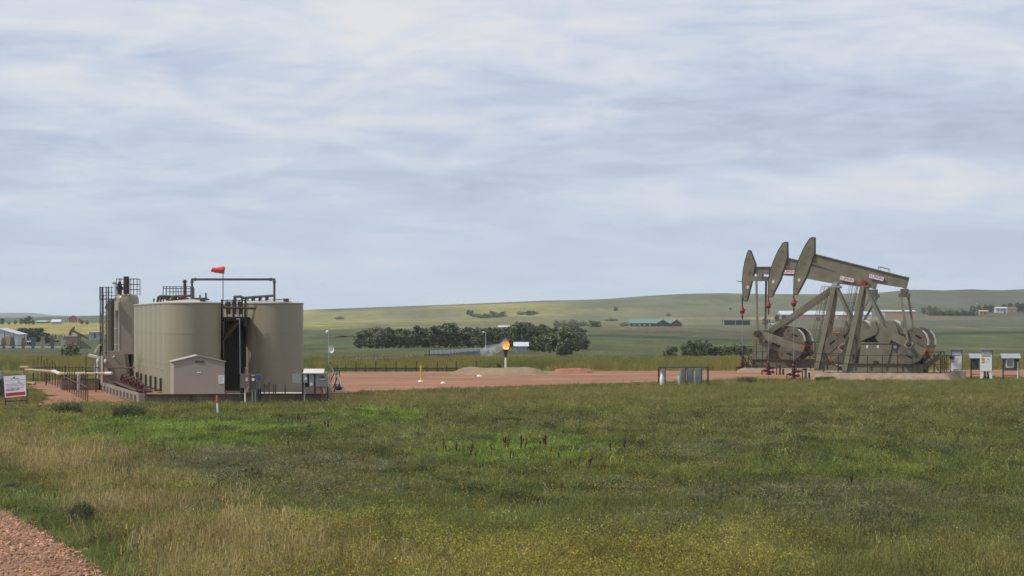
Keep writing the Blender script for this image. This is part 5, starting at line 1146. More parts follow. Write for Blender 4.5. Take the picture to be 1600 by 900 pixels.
    v.bar((-3.0, -1.3, 2.8), (-1.7, -1.3, 1.3), .09); v.bar((-2.2, -1.3, 2.85), (-2.2, -1.3, 1.2), .06, .06, (0, 1, 0)); v.part('motor_frame', M_['dark'], g)
    railing(g, [(-8.1, -2.0, .4), (-1.2, -2.0, .4)])
    return g
p3 = mark_two('farthest pumpjack, leftmost of three, with long slanting legs and counterweights under its beam', (X(1306, D3), D3, 0))
def to_world(root_loc, x, y): c, s = math.cos(YAW), math.sin(YAW); return (root_loc[0] + x * c - y * s, root_loc[1] + x * s + y * c)
sx, sy = to_world(p3.location, -9.0, -1.6); st_ = thing('metal_steps', 'dark steel steps leaning at the left end of the farthest pumpjack', 'steps', (sx, sy, zg(sx, sy)), YAW)
v = MB()
for y in (-.35, .35): v.bar((1.0, y, 0), (-.25, y, 2.3), .1, .06, (0, 1, 0)); v.bar((1.5, y, .4), (.35, y, 2.5), .07, .05, (0, 1, 0))
v.part('stringer', M_['dark'], st_)
for k in range(6): t = (k + .6) / 6.4; MB().box(1.0 - 1.25 * t - .12, 1.0 - 1.25 * t + .35, -.35, .35, 2.3 * t, 2.3 * t + .05).part('tread', M_['dark'], st_)
v = MB(); v.bar((-.2, -.35, 2.45), (1.4, -.35, 2.5), .07); v.part('handrail', M_['dark'], st_)
def wellhead(root, xh, label, big, seed):
    x, y = to_world(root.location, xh, 0); z = zg(x, y)
    w = thing('wellhead', label, 'wellhead', (x, y, z), 0, 'red wellheads under the horseheads'); rr = random.Random(seed)
    v = MB(); v.cyl((0, 0, -.1), (0, 0, 1.0), .13, n=10)
    for zz in (.1, .3, .55, .8): v.cyl((0, 0, zz), (0, 0, zz + .09), .24, n=12)
    v.cyl((0, 0, 1.0), (0, 0, 1.35), .09, n=8); v.blob((0, 0, .68), (.2, .2, .16), 10, 6); v.part('casing_head', M_['maroon'], w)
    v = MB()
    for s, zz in ((-1, .42), (1, .68), (1, .3)): v.cyl((0, 0, zz), (s * .55, -.05, zz), .07, n=8); v.blob((s * .36, -.05, zz), (.14, .12, .13), 8, 6); v.cyl((s * .36, -.05, zz), (s * .36, -.3, zz), .03, n=6); v.cyl((s * .36, -.3, zz), (s * .36, -.33, zz), .15, n=12)
    v.part('valve', M_['maroon'], w)
    v = MB(); v.tube([(.55, -.05, .68), (.75, -.05, .68), (.75, -.05, -.05)], .055); v.tube([(-.55, -.05, .42), (-.62, -.1, .42), (-.62, -.1, -.05)], .05); v.part('flow_line', M_['rust'], w)
    v = MB(); v.lathe([(.12, 0), (.17, .1), (.1, .25), (.13, .35)], 10, (0, 0, 1.1)); v.part('stuffing_box', M_['maroon'], w)
    v = MB(); v.blob((0, 0, 0.02), (.3, .22, .16), 10, 6); v.blob((.05, -.2, .72), (.06, .06, .06), 6, 5); v.part('base_flange', M_['dark'], w)
    if big:
        v = MB()
        for px in (1.05, 1.35): v.cyl((px, 0, -.05), (px, 0, .95 - .35 * (px > 1.2)), .09, n=8)
        v.cyl((.75, 0, .85), (1.05, 0, .9), .06, n=8); v.part('side_riser', M_['dark'], w)
wellhead(p3, -9.27, 'dark red wellhead farthest left under the farthest horsehead', False, 1)
wellhead(p2, xh2, 'dark red wellhead in the middle of three, with side risers', True, 2)
wellhead(p1, xh1, 'dark red wellhead under the nearest horsehead, rightmost of three', True, 3)

# ------------------------------------------------------------------ far buildings
def building(name, label, cat, u0, u1, vb, ve, vr, wall, roof, D=None, depth=10, gable='side', overhang=.3, doors=(), wins=(), group=None, rz=0.0):
    um = (u0 + u1) / 2; D = D or gD(um, vb); k = D / F; w = (u1 - u0) * k / 2; x = X(um, D); z0 = zg(x, D); zb = Z(vb, D) - z0
    b = thing(name, label, cat, (x, D, z0), rz, group); he = (vb - ve) * k + zb; hr = (vb - vr) * k + zb
    if gable == 'side':
        MB().box(-w, w, 0, depth, -1.0, he).part('wall', M_[wall], b)
        v = MB(); o = overhang; t = .15
        v.add([(-w - o, -o, he), (w + o, -o, he), (w + o, depth / 2, hr), (-w - o, depth / 2, hr), (w + o, depth + o, he), (-w - o, depth + o, he)], [(0, 1, 2, 3), (3, 2, 4, 5), (0, 3, 5), (1, 4, 2), (0, 5, 4, 1)])
        v.part('roof', M_[roof], b)
    else:
        v = MB(); v.prism([(-w, -1), (w, -1), (w, he), (0, hr), (-w, he)], 0, depth); v.part('wall', M_[wall], b)
        v = MB(); o = overhang
        for s in (-1, 1): v.add([(0, -o, hr + .12), (s * (w + o), -o, he + .05), (s * (w + o), depth + o, he + .05), (0, depth + o, hr + .12), (0, -o, hr - .05), (s * (w + o), -o, he - .12), (s * (w + o), depth + o, he - .12), (0, depth + o, hr - .05)],
            [(0, 1, 2, 3), (7, 6, 5, 4), (0, 4, 5, 1), (1, 5, 6, 2), (2, 6, 7, 3)])
        v.part('roof', M_[roof], b)
    for (a0, a1, va, vb2, m) in doors: MB().box((a0 - um) * k, (a1 - um) * k, -.08, -.01, (vb - va) * k + zb, (vb - vb2) * k + zb).part('door', M_[m], b)
    for (a0, a1, va, vb2, m) in wins: MB().box((a0 - um) * k, (a1 - um) * k, -.08, -.01, (vb - va) * k + zb, (vb - vb2) * k + zb).part('window', M_[m], b)
    return b, k, um, zb, vb
b, k, um, zb, vb = building('stable_barn', 'long maroon barn with a green metal roof and twin gables', 'barn', 985, 1050, 510, 505, 499, 'maroonwall', 'greenroof', depth=14, wins=[(990 + 8 * i, 993 + 8 * i, 508.5, 506.5, 'whitewall') for i in range(4)])
for (a, w_) in ((1035, 10), (1056, 8.5)):
    MB().prism([((a - w_ - um) * k, -1), ((a + w_ - um) * k, -1), ((a + w_ - um) * k, 5.0 * k), ((a - um) * k, 10.6 * k), ((a - w_ - um) * k, 5.0 * k)], -5, 12).part('gable_wing', M_['maroonwall'], b)
    for s in (-1, 1):
        r0 = Vector(((a - um) * k, 0, 10.9 * k)); r1 = Vector(((a + s * (w_ + 1) - um) * k, 0, 4.7 * k)); MB().add([(r0.x, -5.5, r0.z), (r1.x, -5.5, r1.z), (r1.x, 13, r1.z), (r0.x, 13, r0.z), (r0.x, -5.5, r0.z - .3), (r1.x, -5.5, r1.z - .3), (r1.x, 13, r1.z - .3), (r0.x, 13, r0.z - .3)], [(0, 1, 2, 3), (7, 6, 5, 4), (0, 4, 5, 1), (1, 5, 6, 2)]).part('gable_roof', M_['greenroof'], b)
building('long_arena', 'long pinkish brown arena building with a pale blue grey roof behind the pumpjacks', 'building', 1220, 1306, 500.5, 491.5, 485.5, 'brownwall', 'paleroof', depth=26, doors=[(1222, 1228, 500, 493, 'darkwood'), (1276, 1281, 500, 496, 'darkwood'), (1296, 1303, 500, 494.5, 'whitewall')])
building('link_building', 'lower pale roofed building seen between the pumpjack legs', 'building', 1308, 1362, 499, 492, 486.5, 'brownwall', 'paleroof', depth=20, doors=[(1344, 1350, 499, 488.5, 'whitewall'), (1353, 1362, 499, 491, 'whitewall')])
building('brown_warehouse', 'brown warehouse with a white roof edge and white door behind the nearest pumpjack', 'building', 1376, 1431, 498, 486.5, 484.5, 'brownwall', 'whitewall', depth=22, doors=[(1377, 1383, 498, 488, 'whitewall'), (1421, 1423.5, 496, 494, 'whitewall')])
b, k, um, zb, vb = building('open_shed', 'long low open cattle shed with a dark interior left of the pumpjacks', 'shed', 1130, 1172, 508, 500.5, 498.5, 'darkwood', 'gun', depth=9, doors=[(1130, 1131.5, 508, 500.5, 'whitewall'), (1148.5, 1149.5, 508, 500.5, 'galv')])
building('white_farmhouse', 'white farmhouse among trees on the right hillside', 'house', 1556, 1574, 489, 481.5, 479.5, 'whitewall', 'paleroof', depth=9, wins=[(1559, 1561, 486, 483.5, 'glass'), (1564, 1566, 486, 483.5, 'glass')], doors=[(1569, 1571, 489, 483, 'darkwood')])
building('brown_farmhouse', 'brown house with a reddish roof, right of the white farmhouse', 'house', 1574.5, 1589, 488.5, 483.5, 479.5, 'brownwall', 'maroonwall', depth=9, wins=[(1577, 1579, 486.5, 484.5, 'whitewall'), (1583, 1585, 486.5, 484.5, 'whitewall')])
building('orange_shed', 'small orange brown open shed left of the white farmhouse', 'shed', 1530.5, 1544, 491, 486.5, 484.5, 'cream', 'brownwall', depth=6, doors=[(1532.5, 1535, 491, 488, 'darkwood'), (1538, 1540.5, 491, 488, 'darkwood')])
building('red_barn', 'red barn with a pale roof slope on the far left ridge', 'barn', 105, 122.5, 503, 498, 493, 'barnred', 'barnred', depth=14, gable='front', doors=[(106.2, 107.4, 503, 497, 'whitewall'), (120.8, 122, 503, 497, 'whitewall'), (112, 116, 503, 499.5, 'maroonwall')])
building('low_white_shed', 'low white roofed shed on the far left ridge', 'shed', 57, 73, 505, 502.5, 501, 'darkwood', 'whitewall', depth=14)
building('white_roof_house', 'white roofed house left of the red barn', 'house', 80, 94, 507, 503, 499, 'greywall', 'whitewall', depth=10, wins=[(83, 85.5, 505.5, 503.6, 'glass'), (88.5, 91, 505.5, 503.6, 'glass')])
building('metal_warehouse', 'white metal warehouse cut by the left picture edge', 'warehouse', -34, 27.5, 539, 522.5, 513.5, 'whitewall', 'whitewall', depth=16, gable='front', doors=[(7.5, 22, 538.5, 525, 'cream')])
building('grey_shed', 'grey blue shed with a white roof right of the gas flame', 'shed', 804.5, 824, 550.5, 541, 534.5, 'greywall', 'whitewall', depth=7)
building('flat_white_roof', 'pale flat roof seen above the tree row', 'shed', 779, 800, 513.5, 511, 508.5, 'greywall', 'whitewall', depth=10)
building('grey_tank_shed', 'grey boxy shed left of the tall tanks', 'shed', 139, 158, 531, 519, 518, 'greybox', 'galv', depth=8, doors=[(147, 149.5, 528, 521, 'darkwood')])
def vehicle(name, label, cat, u0, u1, vb, paint, h=1.5, group=None):
    um = (u0 + u1) / 2; D = gD(um, vb); k = D / F; L_ = (u1 - u0) * k; x = X(um, D); c = thing(name, label, cat, (x, D, zg(x, D)), 0, group)
    w = L_ / 2
    MB().prism([(-w, .35), (w, .35), (w, .85), (w * .75, .95), (-w * .8, 1.0), (-w, .9)], -.9, .9).part('body', M_[paint], c); MB().prism([(-w * .6, .99), (w * .5, .93), (w * .28, h), (-w * .38, h)], -.75, .75).part('cabin', M_['glass'], c)
    MB().prism([(-w * .38, h), (w * .28, h), (w * .26, h + .06), (-w * .36, h + .06)], -.72, .72).part('roof', M_[paint], c)
    for s in (-1, 1):
        for y in (-.85, .85): MB().cyl((s * w * .62, y - .1, .34), (s * w * .62, y + .1, .34), .34, n=12).part('wheel', M_['tire'], c)
vehicle('parked_car', 'white car parked left of the long arena building', 'car', 1201.5, 1213, 508, 'white')
vehicle('pickup_truck', 'white vehicle parked between the equipment posts at far left', 'car', 42, 49, 538, 'white', 1.7)
vehicle('yellow_vehicle', 'yellowish vehicle parked among the equipment posts at far left', 'vehicle', 84, 91.5, 535, 'cream', 2.2)
# equipment yard at far left
for i, u in enumerate((5.5, 19.5, 37, 52, 67, 81.5, 99)):
    D = 735; x = X(u, D); z0 = zg(x, D); t = thing('treater_unit', 'grey brown equipment column, %s from the left in the far yard' % ORD[i], 'equipment', (x, D, z0), 0, 'columns in the far equipment yard')
    h = (3.1, 2.9, 2.6, 3.4, 3.0, 2.9, 2.6)[i]; m = ('pumpd', 'gun', 'pumpd', 'gun', 'tan', 'gun', 'greybox')[i]
    v = MB(); v.box(-.5, .5, -.4, .4, 0, h * .62); v.box(-.3, .34, -.3, .3, h * .62, h * (.8 + .1 * (i % 3))); v.box(-.8, -.5, -.3, .3, 0, h * .3); v.cyl((-.38, 0, h * .6), (-.38, 0, h * .95), .07, n=6); v.part('body', M_[m], t); MB().cyl((.2, 0, h * .5), (.2, 0, h + .8), .06, n=6).part('pipe', M_['dark'], t)
for i in range(8):
    u = -2 + 15.2 * i; D = 728; x = X(u, D); z0 = zg(x, D); v = MB(); v.box(-.72, .72, 0, .5, .25, .62); v.box(-.6, -.45, .1, .4, 0, .25); v.box(.45, .6, .1, .4, 0, .25)
    o = v.part('barrier_block', M_['slab'], None); o.location = (x, D, z0); tag(o, 'pale barrier block, %s from the left in the far yard' % ORD[i], 'barrier', 'pale barrier blocks in the far yard')
v = MB(); a = (X(-60, 705), 705); c = (X(145, 705), 705); v.box(a[0], c[0], 0, .5, -2.2, zg(0, 705) + .38); tag(v.part('retaining_kerb', M_['greybox'], None), 'long pale kerb in front of the far equipment yard', 'kerb')
D = 738; x = X(112, D); z0 = zg(x, D); pj = thing('distant_pumpjack', 'small dark pumpjack in the far yard left of tanks', 'pumpjack', (x, D, z0)); k = D / F
def pd_(u, v): return ((u - 112) * k, (545 - v) * k)
MB().prism([pd_(107.5, 524), pd_(111, 524.5), pd_(113.5, 519), pd_(117, 512), pd_(116.5, 510), pd_(112, 513), pd_(108.5, 518)], -.3, .3).part('horsehead', M_['pumpd'], pj)
a, b = pd_(114, 517), pd_(138, 529); MB().bar((a[0], 0, a[1]), (b[0], 0, b[1]), .4, .5).part('walking_beam', M_['pumpd'], pj)
MB().prism([pd_(120.5, 545), pd_(127, 545), pd_(126, 521), pd_(121.5, 521)], -.5, .5).part('samson_post', M_['pumpd'], pj)
MB().prism([pd_(127, 545), pd_(143, 545), pd_(142, 541), pd_(135, 536), pd_(128, 531)], -.8, .8).part('gear_reducer', M_['pumpd'], pj)
a, b = pd_(97, 525.8), pd_(120, 525.8); tagged = MB().box(a[0], b[0], -2.5, -.5, 0, a[1]); ob = tagged.part('flat_shed', M_['brownwall'], None); ob.location = (x, D + 6, z0); tag(ob, 'low brown shed with a white flat roof under the distant pumpjack head', 'shed')
MB().box(a[0] - .3, b[0] + .3, -2.8, -.3, a[1], a[1] + .35).part('roof', M_['whitewall'], ob)
# pale barriers and debris in the valley
for nm, lab, cat, u0, u1, v0, v1, m in (('pale_trailer', 'small pale trailer at the foot of the tree row', 'trailer', 638.5, 664, 538, 541.5, 'whitewall'), ('white_container', 'short white container in the grass behind the mast', 'container', 524, 545.5, 564, 568.5, 'whitewall'), ('dark_container', 'dark grey box right of the white container', 'container', 546.3, 554, 562, 567.5, 'gun')):
    um = (u0 + u1) / 2; D = gD(um, v1); k = D / F; x = X(um, D); w = (u1 - u0) * k / 2; h = (v1 - v0) * k; t = thing(nm, lab, cat, (x, D, zg(x, D)))
    MB().box(-w, w, 0, 2.4, .25, h).part('body', M_[m], t); MB().box(-w - .05, w + .05, -.05, 2.45, h, h + .08).part('lid', M_['galv'], t)
    for s in (-.6, .6): MB().box(s * w - .15, s * w + .15, .2, 2.2, -.2, .25).part('skid', M_['dark'], t)
def long_fence(name, lab, pts, h, m, np_, gap=0.0):
    f = thing(name, lab, 'fence', (0, 0, 0)); P = [gpt(u, v) for u, v in pts]
    for (a, b) in zip(P[:-1], P[1:]):
        MB().bar((a[0], a[1], zg(*a) + h * (.5 + gap / 2)), (b[0], b[1], zg(*b) + h * (.5 + gap / 2)), .1, h * (1 - gap)).part('panel', M_[m], f)
        for k in range(np_): t = k / (np_ - 1); x = a[0] + (b[0] - a[0]) * t; y = a[1] + (b[1] - a[1]) * t; MB().bar((x, y - .08, zg(x, y) - .1), (x, y - .08, zg(x, y) + h + .1), .12, .12, (0, 1, 0)).part('post', M_['darkwood'], f)
long_fence('windbreak_fence', 'long pale windbreak fence in the valley left of the flame', [(671, 557.5), (710, 555.5), (752, 551.5)], 1.0, 'whitewall', 7, .35)
long_fence('corral_fence', 'grey corral fence in front of the pale windbreak', [(664, 561), (700, 560.5), (722, 557), (765, 553.5)], .7, 'gun', 6, .3)
long_fence('low_corral', 'low grey timber corral right of the white container', [(555, 566), (590, 566.3), (646, 563)], .65, 'greybox', 8, .3)
for i, (u, vb, vt, lab) in enumerate(((759, 545, 518.5, 'pale yard light pole before the tree row'), (1526.5, 491, 474.5, 'pale light pole by the orange shed'))):
    D = gD(u, vb); k = D / F; x = X(u, D); p = thing('light_pole', lab, 'light pole', (x, D, zg(x, D))); h = (vb - vt) * k
    MB().cyl((0, 0, 0), (0, 0, h), .11, .08, n=8).part('pole', M_['galv'], p); v = MB(); v.bar((0, 0, h - .1), (-.5, 0, h), .08); v.blob((-.5, 0, h - .08), (.35, .2, .15), 8, 5); v.part('lamp', M_['white'], p)
for i, (u, v0) in enumerate(((1010, 470), (1035, 458), (1512, 451.5), (583, 481), (597, 480), (34.5, 487))):
    pass

# ------------------------------------------------------------------ trees and bushes
def leaf_cloud(seed, w, h, z0, nc, nl, leaf, shape=1.0, flat=.5):
    rr = np.random.default_rng(seed); mb_v = []; mb_f = []
    for c in range(nc):
        a = rr.uniform(0, 2 * math.pi); q = rr.uniform(-.95, 1) ; rad = (1 - abs(q) ** 2.2) ** .5 * rr.uniform(.35, 1.0)
        cc = np.array((w / 2 * rad * math.cos(a), w / 2 * rad * math.sin(a), z0 + h * (.5 + .47 * q)))
        cr = w * rr.uniform(.07, .25)
        for l in range(nl):
            d = rr.normal(size=3); d /= np.linalg.norm(d); p = cc + d * cr * rr.uniform(.35, 1.25) * np.array((1, 1, .8))
            n = d + rr.normal(size=3) * .7; n /= np.linalg.norm(n); t = np.cross(n, rr.normal(size=3)); t /= np.linalg.norm(t); b = np.cross(n, t)
            s = leaf * rr.uniform(.6, 1.3); o = len(mb_v)
            mb_v += [tuple(p - t * s - b * s * .6), tuple(p + t * s - b * s * .6), tuple(p + t * s * .7 + b * s * .7), tuple(p - t * s * .7 + b * s * .7)]; mb_f.append((o, o + 1, o + 2, o + 3))
    m = MB(); m.add(mb_v, mb_f); return m
def make_tree(seed, m, w=4.6, h=5.8):
    t = thing('broadleaf_tree', 'tree', 'tree'); rr = random.Random(seed)
    leaf_cloud(seed, w, h * .94, h * .05, 40, 40, .24).part('crown', M_[m], t)
    v = MB(); v.cyl((0, 0, -.3), (.05, 0, h * .45), .2, .1, n=8)
    for k in range(5): a = k * 1.26 + rr.random(); v.cyl((0, 0, h * (.2 + .06 * k)), (w * .3 * math.cos(a), w * .3 * math.sin(a), h * (.45 + .07 * k)), .08, .03, n=6)
    v.part('trunk', M_['bark'], t); return t
PROTO = [make_tree(11, 'leafA'), make_tree(12, 'leafA'), make_tree(13, 'leafB'), make_tree(14, 'leafB'), make_tree(15, 'leafC'), make_tree(16, 'leafA', 3.2, 6.4)]
def make_bush(seed, m, w=3, h=2.2):
    return leaf_cloud(seed, w, h, -.15, 22, 30, .16).mesh('bush', M_[m])
BUSH = [make_bush(21, 'leafA'), make_bush(22, 'leafB'), make_bush(23, 'leafC')]
used = set()
def plant_row(spec, labfmt, group, seed):
    """spec: (u, base row, top row, kind) ; ordered from the left for the labels"""
    rr = random.Random(seed)
    for i, (u, vb, vt, kind) in enumerate(sorted(spec)):
        D = gD(u, vb) if vb else 0; x = X(u, D); z = zg(x, D); h = (vb - vt) * D / F; pr = PROTO[kind]; s = h / (6.4 if kind == 5 else 5.8); wd = rr.uniform(.95, 1.3)
        lab = labfmt % ORD[i]
        if kind not in used: used.add(kind); o = pr; o.location = (x, D, z); o.rotation_euler = (0, 0, rr.uniform(0, 6)); o.scale = (s * wd, s * wd, s); o['label'] = lab
        else: o = dup(pr, (x, D, z), rr.uniform(0, 6), lab, (s * wd, s * wd, s))
        o['group'] = group
def bush_row(spec, labfmt, group, seed, name='bush'):
    rr = random.Random(seed)
    for i, (u, vb, w, h, kind) in enumerate(sorted(spec)):
        D = gD(u, vb); x = X(u, D); k = D / F; o = bpy.data.objects.new(name, BUSH[kind]); col.objects.link(o); o.location = (x, D, zg(x, D)); o.rotation_euler = (0, 0, rr.uniform(0, 6)); o.scale = (w * k / 3, w * k / 3, h * k / 2.05)
        tag(o, labfmt % ORD[i] if '%' in labfmt else labfmt, 'bush', group)
rr = random.Random(3)
tops = {562: 520, 571: 516, 580: 514, 589: 513, 598: 515, 607: 513, 616: 516, 625: 514, 634: 517, 643: 518, 652: 509, 661: 514, 669: 515, 678: 510, 687: 509, 696: 514, 704: 507, 713: 511, 722: 516, 731: 512, 740: 515, 749: 513, 758: 514, 767: 512, 776: 513, 785: 514, 794: 513, 803: 510, 812: 504.5, 820: 506, 829: 508, 838: 511, 847: 507, 856: 512, 865: 513, 874: 516, 883: 512, 897: 509, 906: 513}
plant_row([(u, 544 - 2 * rr.random() + (1 if u < 640 else 0) - (6 if u > 880 else 0), vt, rr.choice((0, 1, 2, 3, 3, 2, 5 if vt < 511 else 1, 4 if rr.random() < .4 else 2))) for u, vt in tops.items()], '%s tree from the left in the dark tree row beyond the flare', 'trees in the dark row beyond the flare', 4)
plant_row([(818, 549, 530, 1), (836, 549, 527, 2), (848, 550, 524, 2), (860, 551, 522, 3), (872, 552, 520, 3), (883, 553, 518, 2), (893, 551, 521, 3), (903, 549, 519, 4), (912, 547, 528, 1), (886, 556, 536, 1), (878, 557, 541, 0)], '%s tree from the left in the paler clump right of the grey shed', 'paler trees by the grey shed', 5)
plant_row([(u, 535, 513, kd) for u, kd in ((32, 1), (40, 0), (48, 0), (56, 0), (63, 1))] + [(74, 537, 521, 1), (81, 537, 527, 2)], '%s tree from the left in the clump behind the far left yard', 'trees behind the far left yard', 6)
plant_row([(u, 507, t_, kd) for u, t_, kd in ((3, 497, 1), (14, 502, 2), (24, 501, 1), (33, 498, 0), (40, 496, 1), (46, 494, 0), (52, 500, 2), (128, 500, 1), (136, 501, 2))], '%s tree from the left on the far left ridge', 'trees on the far left ridge', 7)
plant_row([(1520, 490, 478, 2), (1529, 489, 477, 1), (1540, 488, 476, 1), (1549, 488, 476, 0), (1568, 484.5, 475.5, 1), (1578, 485, 474, 1), (1590, 488, 473.5, 0), (1598, 488, 474, 1), (1608, 489, 475, 0)], '%s tree from the left round the right hand farmhouses', 'trees round the right hand farmhouses', 8)
plant_row([(1444, 491, 480, 4), (1452, 491.5, 478.5, 4), (1461, 492, 479.5, 4)], '%s pale tree from the left beside the dark hedge', 'pale trees by the hedge', 9)
bush_row([(1455 + 6 * i, 493.2, 11, 6.2 + (i % 3), 0) for i in range(12)], '%s bush from the left in the dark hedge right of the warehouse', 'bushes of the dark hedge', 10)
bush_row([(1044, 559, 14, 14, 0), (1053, 558.5, 16, 16, 1), (1070, 557, 16, 17, 0), (1081, 556.5, 22, 23, 1), (1092, 556.5, 20, 20, 0), (1102, 556, 20, 19, 0), (1112, 556, 18, 15, 0), (1121, 556, 17, 14, 1), (1131, 556, 16, 13, 0), (1140, 555.5, 16, 13, 1), (1150, 555, 18, 14, 0), (1160, 554, 18, 14, 0), (1171, 553, 16, 10, 1)], '%s bush from the left in the thicket before the ditch', 'bushes of the thicket left of the pumpjacks', 11)
bush_row([(105, 556, 17, 17, 0), (112, 556.5, 18, 17, 0), (121, 557, 16, 14, 1)], '%s dark bush from the left before the far yard kerb', 'dark bushes before the far yard', 12)
bush_row([(733, 492, 9, 7, 1), (738, 494, 10, 8, 1), (744, 495.5, 14, 5, 1), (752, 497, 16, 6, 2), (760, 497, 14, 6, 1), (768, 496, 14, 9, 1), (777, 496, 16, 7, 2), (786, 495, 14, 7, 1), (815, 492, 14, 5, 2), (829, 493, 18, 7, 1), (837, 491, 10, 4, 2), (962, 486, 8, 6, 1), (1044, 494, 8, 4, 2), (1142, 484, 5, 3, 1), (955, 502, 20, 4, 2), (531, 499, 14, 4, 2)], '%s shrub from the left scattered over the sunlit hills', 'shrubs scattered on the hills', 13)
bush_row([(870, 512, 10, 11, 2), (880, 511, 16, 9, 2), (893, 511, 14, 10, 2), (901, 510.5, 16, 9, 2), (911, 510, 14, 7, 2), (925, 511, 14, 9, 1), (934, 511, 14, 8, 1), (975, 510, 14, 6, 2), (1197, 507, 14, 8, 1), (1216, 502, 12, 10, 1)], '%s bush from the left on the slope beside the barns', 'bushes on the slope by the barns', 14)
bush_row([(545, 527, 60, 3, 2)], 'low reddish grey brush on the slope right of the tanks', 'brush', 15)
# sage bushes in the meadow
WEEDY = []
SB = leaf_cloud(31, 1.0, .62, -.05, 80, 130, .019).mesh('sage_bush', M_['sageleaf'])
for i, (u, v0, w, h, lab) in enumerate(((128, 823, 42, 36, 'dark round sage bush in dry grass near the gravel road'), (213, 874, 38, 24, 'grey sage bush near the road at the bottom left'), (20, 768, 30, 14, 'low sage clump in green grass at the left edge'), (160, 838, 20, 12, 'small sage clump right below the dark round sage bush'), (1167, 599, 34, 9, 'dark green bush at the pad edge under the farthest horsehead'), (201, 656, 50, 20, 'dark weed bush in front of the containment corner'), (107, 652, 50, 20, 'dark weed bush at the red track left of the containment'), (330, 648, 36, 8, 'low green bush at the marker post foot'), (1290, 595, 36, 6, 'low green bush at the pad edge under the middle pumpjack'))):
    D = gD(u, v0); x = X(u, D); k = D / F; o = bpy.data.objects.new('sage_bush', SB); col.objects.link(o); o.location = (x, D, zg(x, D)); o.scale = (w * k, w * k, h * k / .6); o.rotation_euler = (0, 0, i * 1.3); tag(o, lab, 'bush', 'bushes in the meadow')
    if v0 < 700: WEEDY.append((o, w * k, h * k))
# rusty dock stalks
def dock(seed, h):
    r_ = random.Random(seed); m = MB(); m.cyl((0, 0, -.05), (.03, 0, h), .02, .008, n=5)
    for s in range(1 + seed % 4):
        a = r_.uniform(0, 6.28); l = r_.uniform(.10, .3) * h; b0 = h * r_.uniform(.35, .6); tip = (l * math.cos(a), l * math.sin(a), min(h * .95, b0 + h * .35)); m.cyl((0, 0, b0), tip, .014, .008, n=5)
        for k in range(10): t = r_.uniform(.25, 1); m.blob((tip[0] * t, tip[1] * t, b0 + (tip[2] - b0) * t), (.035, .035, .055), 5, 4)
    for k in range(34): t = r_.uniform(.42, 1.0); m.blob((.03 * t + r_.uniform(-.03, .03), r_.uniform(-.03, .03), h * t), (.042 * (1.25 - t * .7), .042, .055), 5, 4)
    return m.mesh('dock_stalk', M_['stalk'])
DK = [dock(k, 1.0) for k in range(6)]
dpx = [(437, 668, 12), (456, 672, 12), (459, 684, 10), (465, 668, 15), (471, 671, 15), (475, 670, 14), (451, 706, 11), (510, 675, 12), (514, 676, 14), (670, 662, 10), (687, 683, 8), (680, 715, 10), (693, 713, 18), (698, 714, 12), (714, 714, 16), (734, 722, 22), (738, 718, 16), (741, 722, 12), (769, 716, 14), (790, 711, 20), (794, 713, 22), (797, 726, 16), (801, 728, 14), (813, 713, 24), (818, 712, 18), (843, 704, 10), (850, 705, 16), (854, 706, 20), (859, 722, 14), (871, 728, 14), (884, 737, 14), (893, 738, 10), (907, 735, 14), (918, 740, 20), (922, 742, 16), (938, 747, 14), (945, 750, 18), (954, 714, 14), (974, 711, 18), (979, 709, 14), (1000, 708, 10), (1329, 772, 20), (1327, 766, 12), (1541, 722, 12), (1545, 718, 14), (963, 721, 10)]
for i, (u, v0, h) in enumerate(sorted(dpx)):
    D = gD(u, v0); x = X(u, D); k = D / F; o = bpy.data.objects.new('dock_stalk', DK[i % 6]); col.objects.link(o); o.location = (x, D, zg(x, D)); o.scale = (h * k * .8, h * k * .8, h * k * 1.15 + .16); o.rotation_euler = (R(((i * 37) % 17) - 8), R(((i * 53) % 25) - 12), i * 2.1); tag(o, 'rust brown dock stalk, %s from the left in the meadow' % ORD[i], 'dock stalk', 'rust brown dock stalks in the meadow')

# ------------------------------------------------------------------ meadow growth (uncountable)
def proto_col(name, meshes):
    c = bpy.data.collections.new(name)
    for i, me in enumerate(meshes): c.objects.link(bpy.data.objects.new('%s_%02d' % (name, i), me))
    return c
def tuft(seed, nb, h, spread, w, lean=.35, head=0.0, m_='blade'):
    r_ = random.Random(seed); m = MB()
    for b in range(nb):
        a = r_.uniform(0, 6.283); q = spread * r_.random() ** .5; x, y = q * math.cos(a), q * math.sin(a); hh = h * r_.uniform(.55, 1.1); t = r_.uniform(0, 6.283)
        la = r_.uniform(0, 6.283); ll = hh * lean * r_.uniform(.3, 1.2); dx, dy = ll * math.cos(la), ll * math.sin(la); px, py = math.cos(t) * w / 2, math.sin(t) * w / 2
        mid = (x + dx * .35, y + dy * .35, hh * .6); tip = (x + dx, y + dy, hh * .97)
        m.add([(x - px, y - py, -.05), (x + px, y + py, -.05), (mid[0] + px * .8, mid[1] + py * .8, mid[2]), (mid[0] - px * .8, mid[1] - py * .8, mid[2]), tip], [(0, 1, 2, 3), (3, 2, 4)])
        if head and r_.random() < .75:
            L_ = head * r_.uniform(.7, 1.3); W2 = w * 1.5; m.add([(tip[0] - px * 1.6, tip[1] - py * 1.6, tip[2] - L_ * .5), (tip[0] + px * 1.6, tip[1] + py * 1.6, tip[2] - L_ * .5), (tip[0] + px, tip[1] + py, tip[2] + L_ * .5), (tip[0] - px, tip[1] - py, tip[2] + L_ * .5)], [(0, 1, 2, 3)])
    return m.mesh('tuft', M_[m_])
WD = [tuft(300 + k, 520, 1.0, .5, .035, .30, .06, 'weed') for k in range(2)]
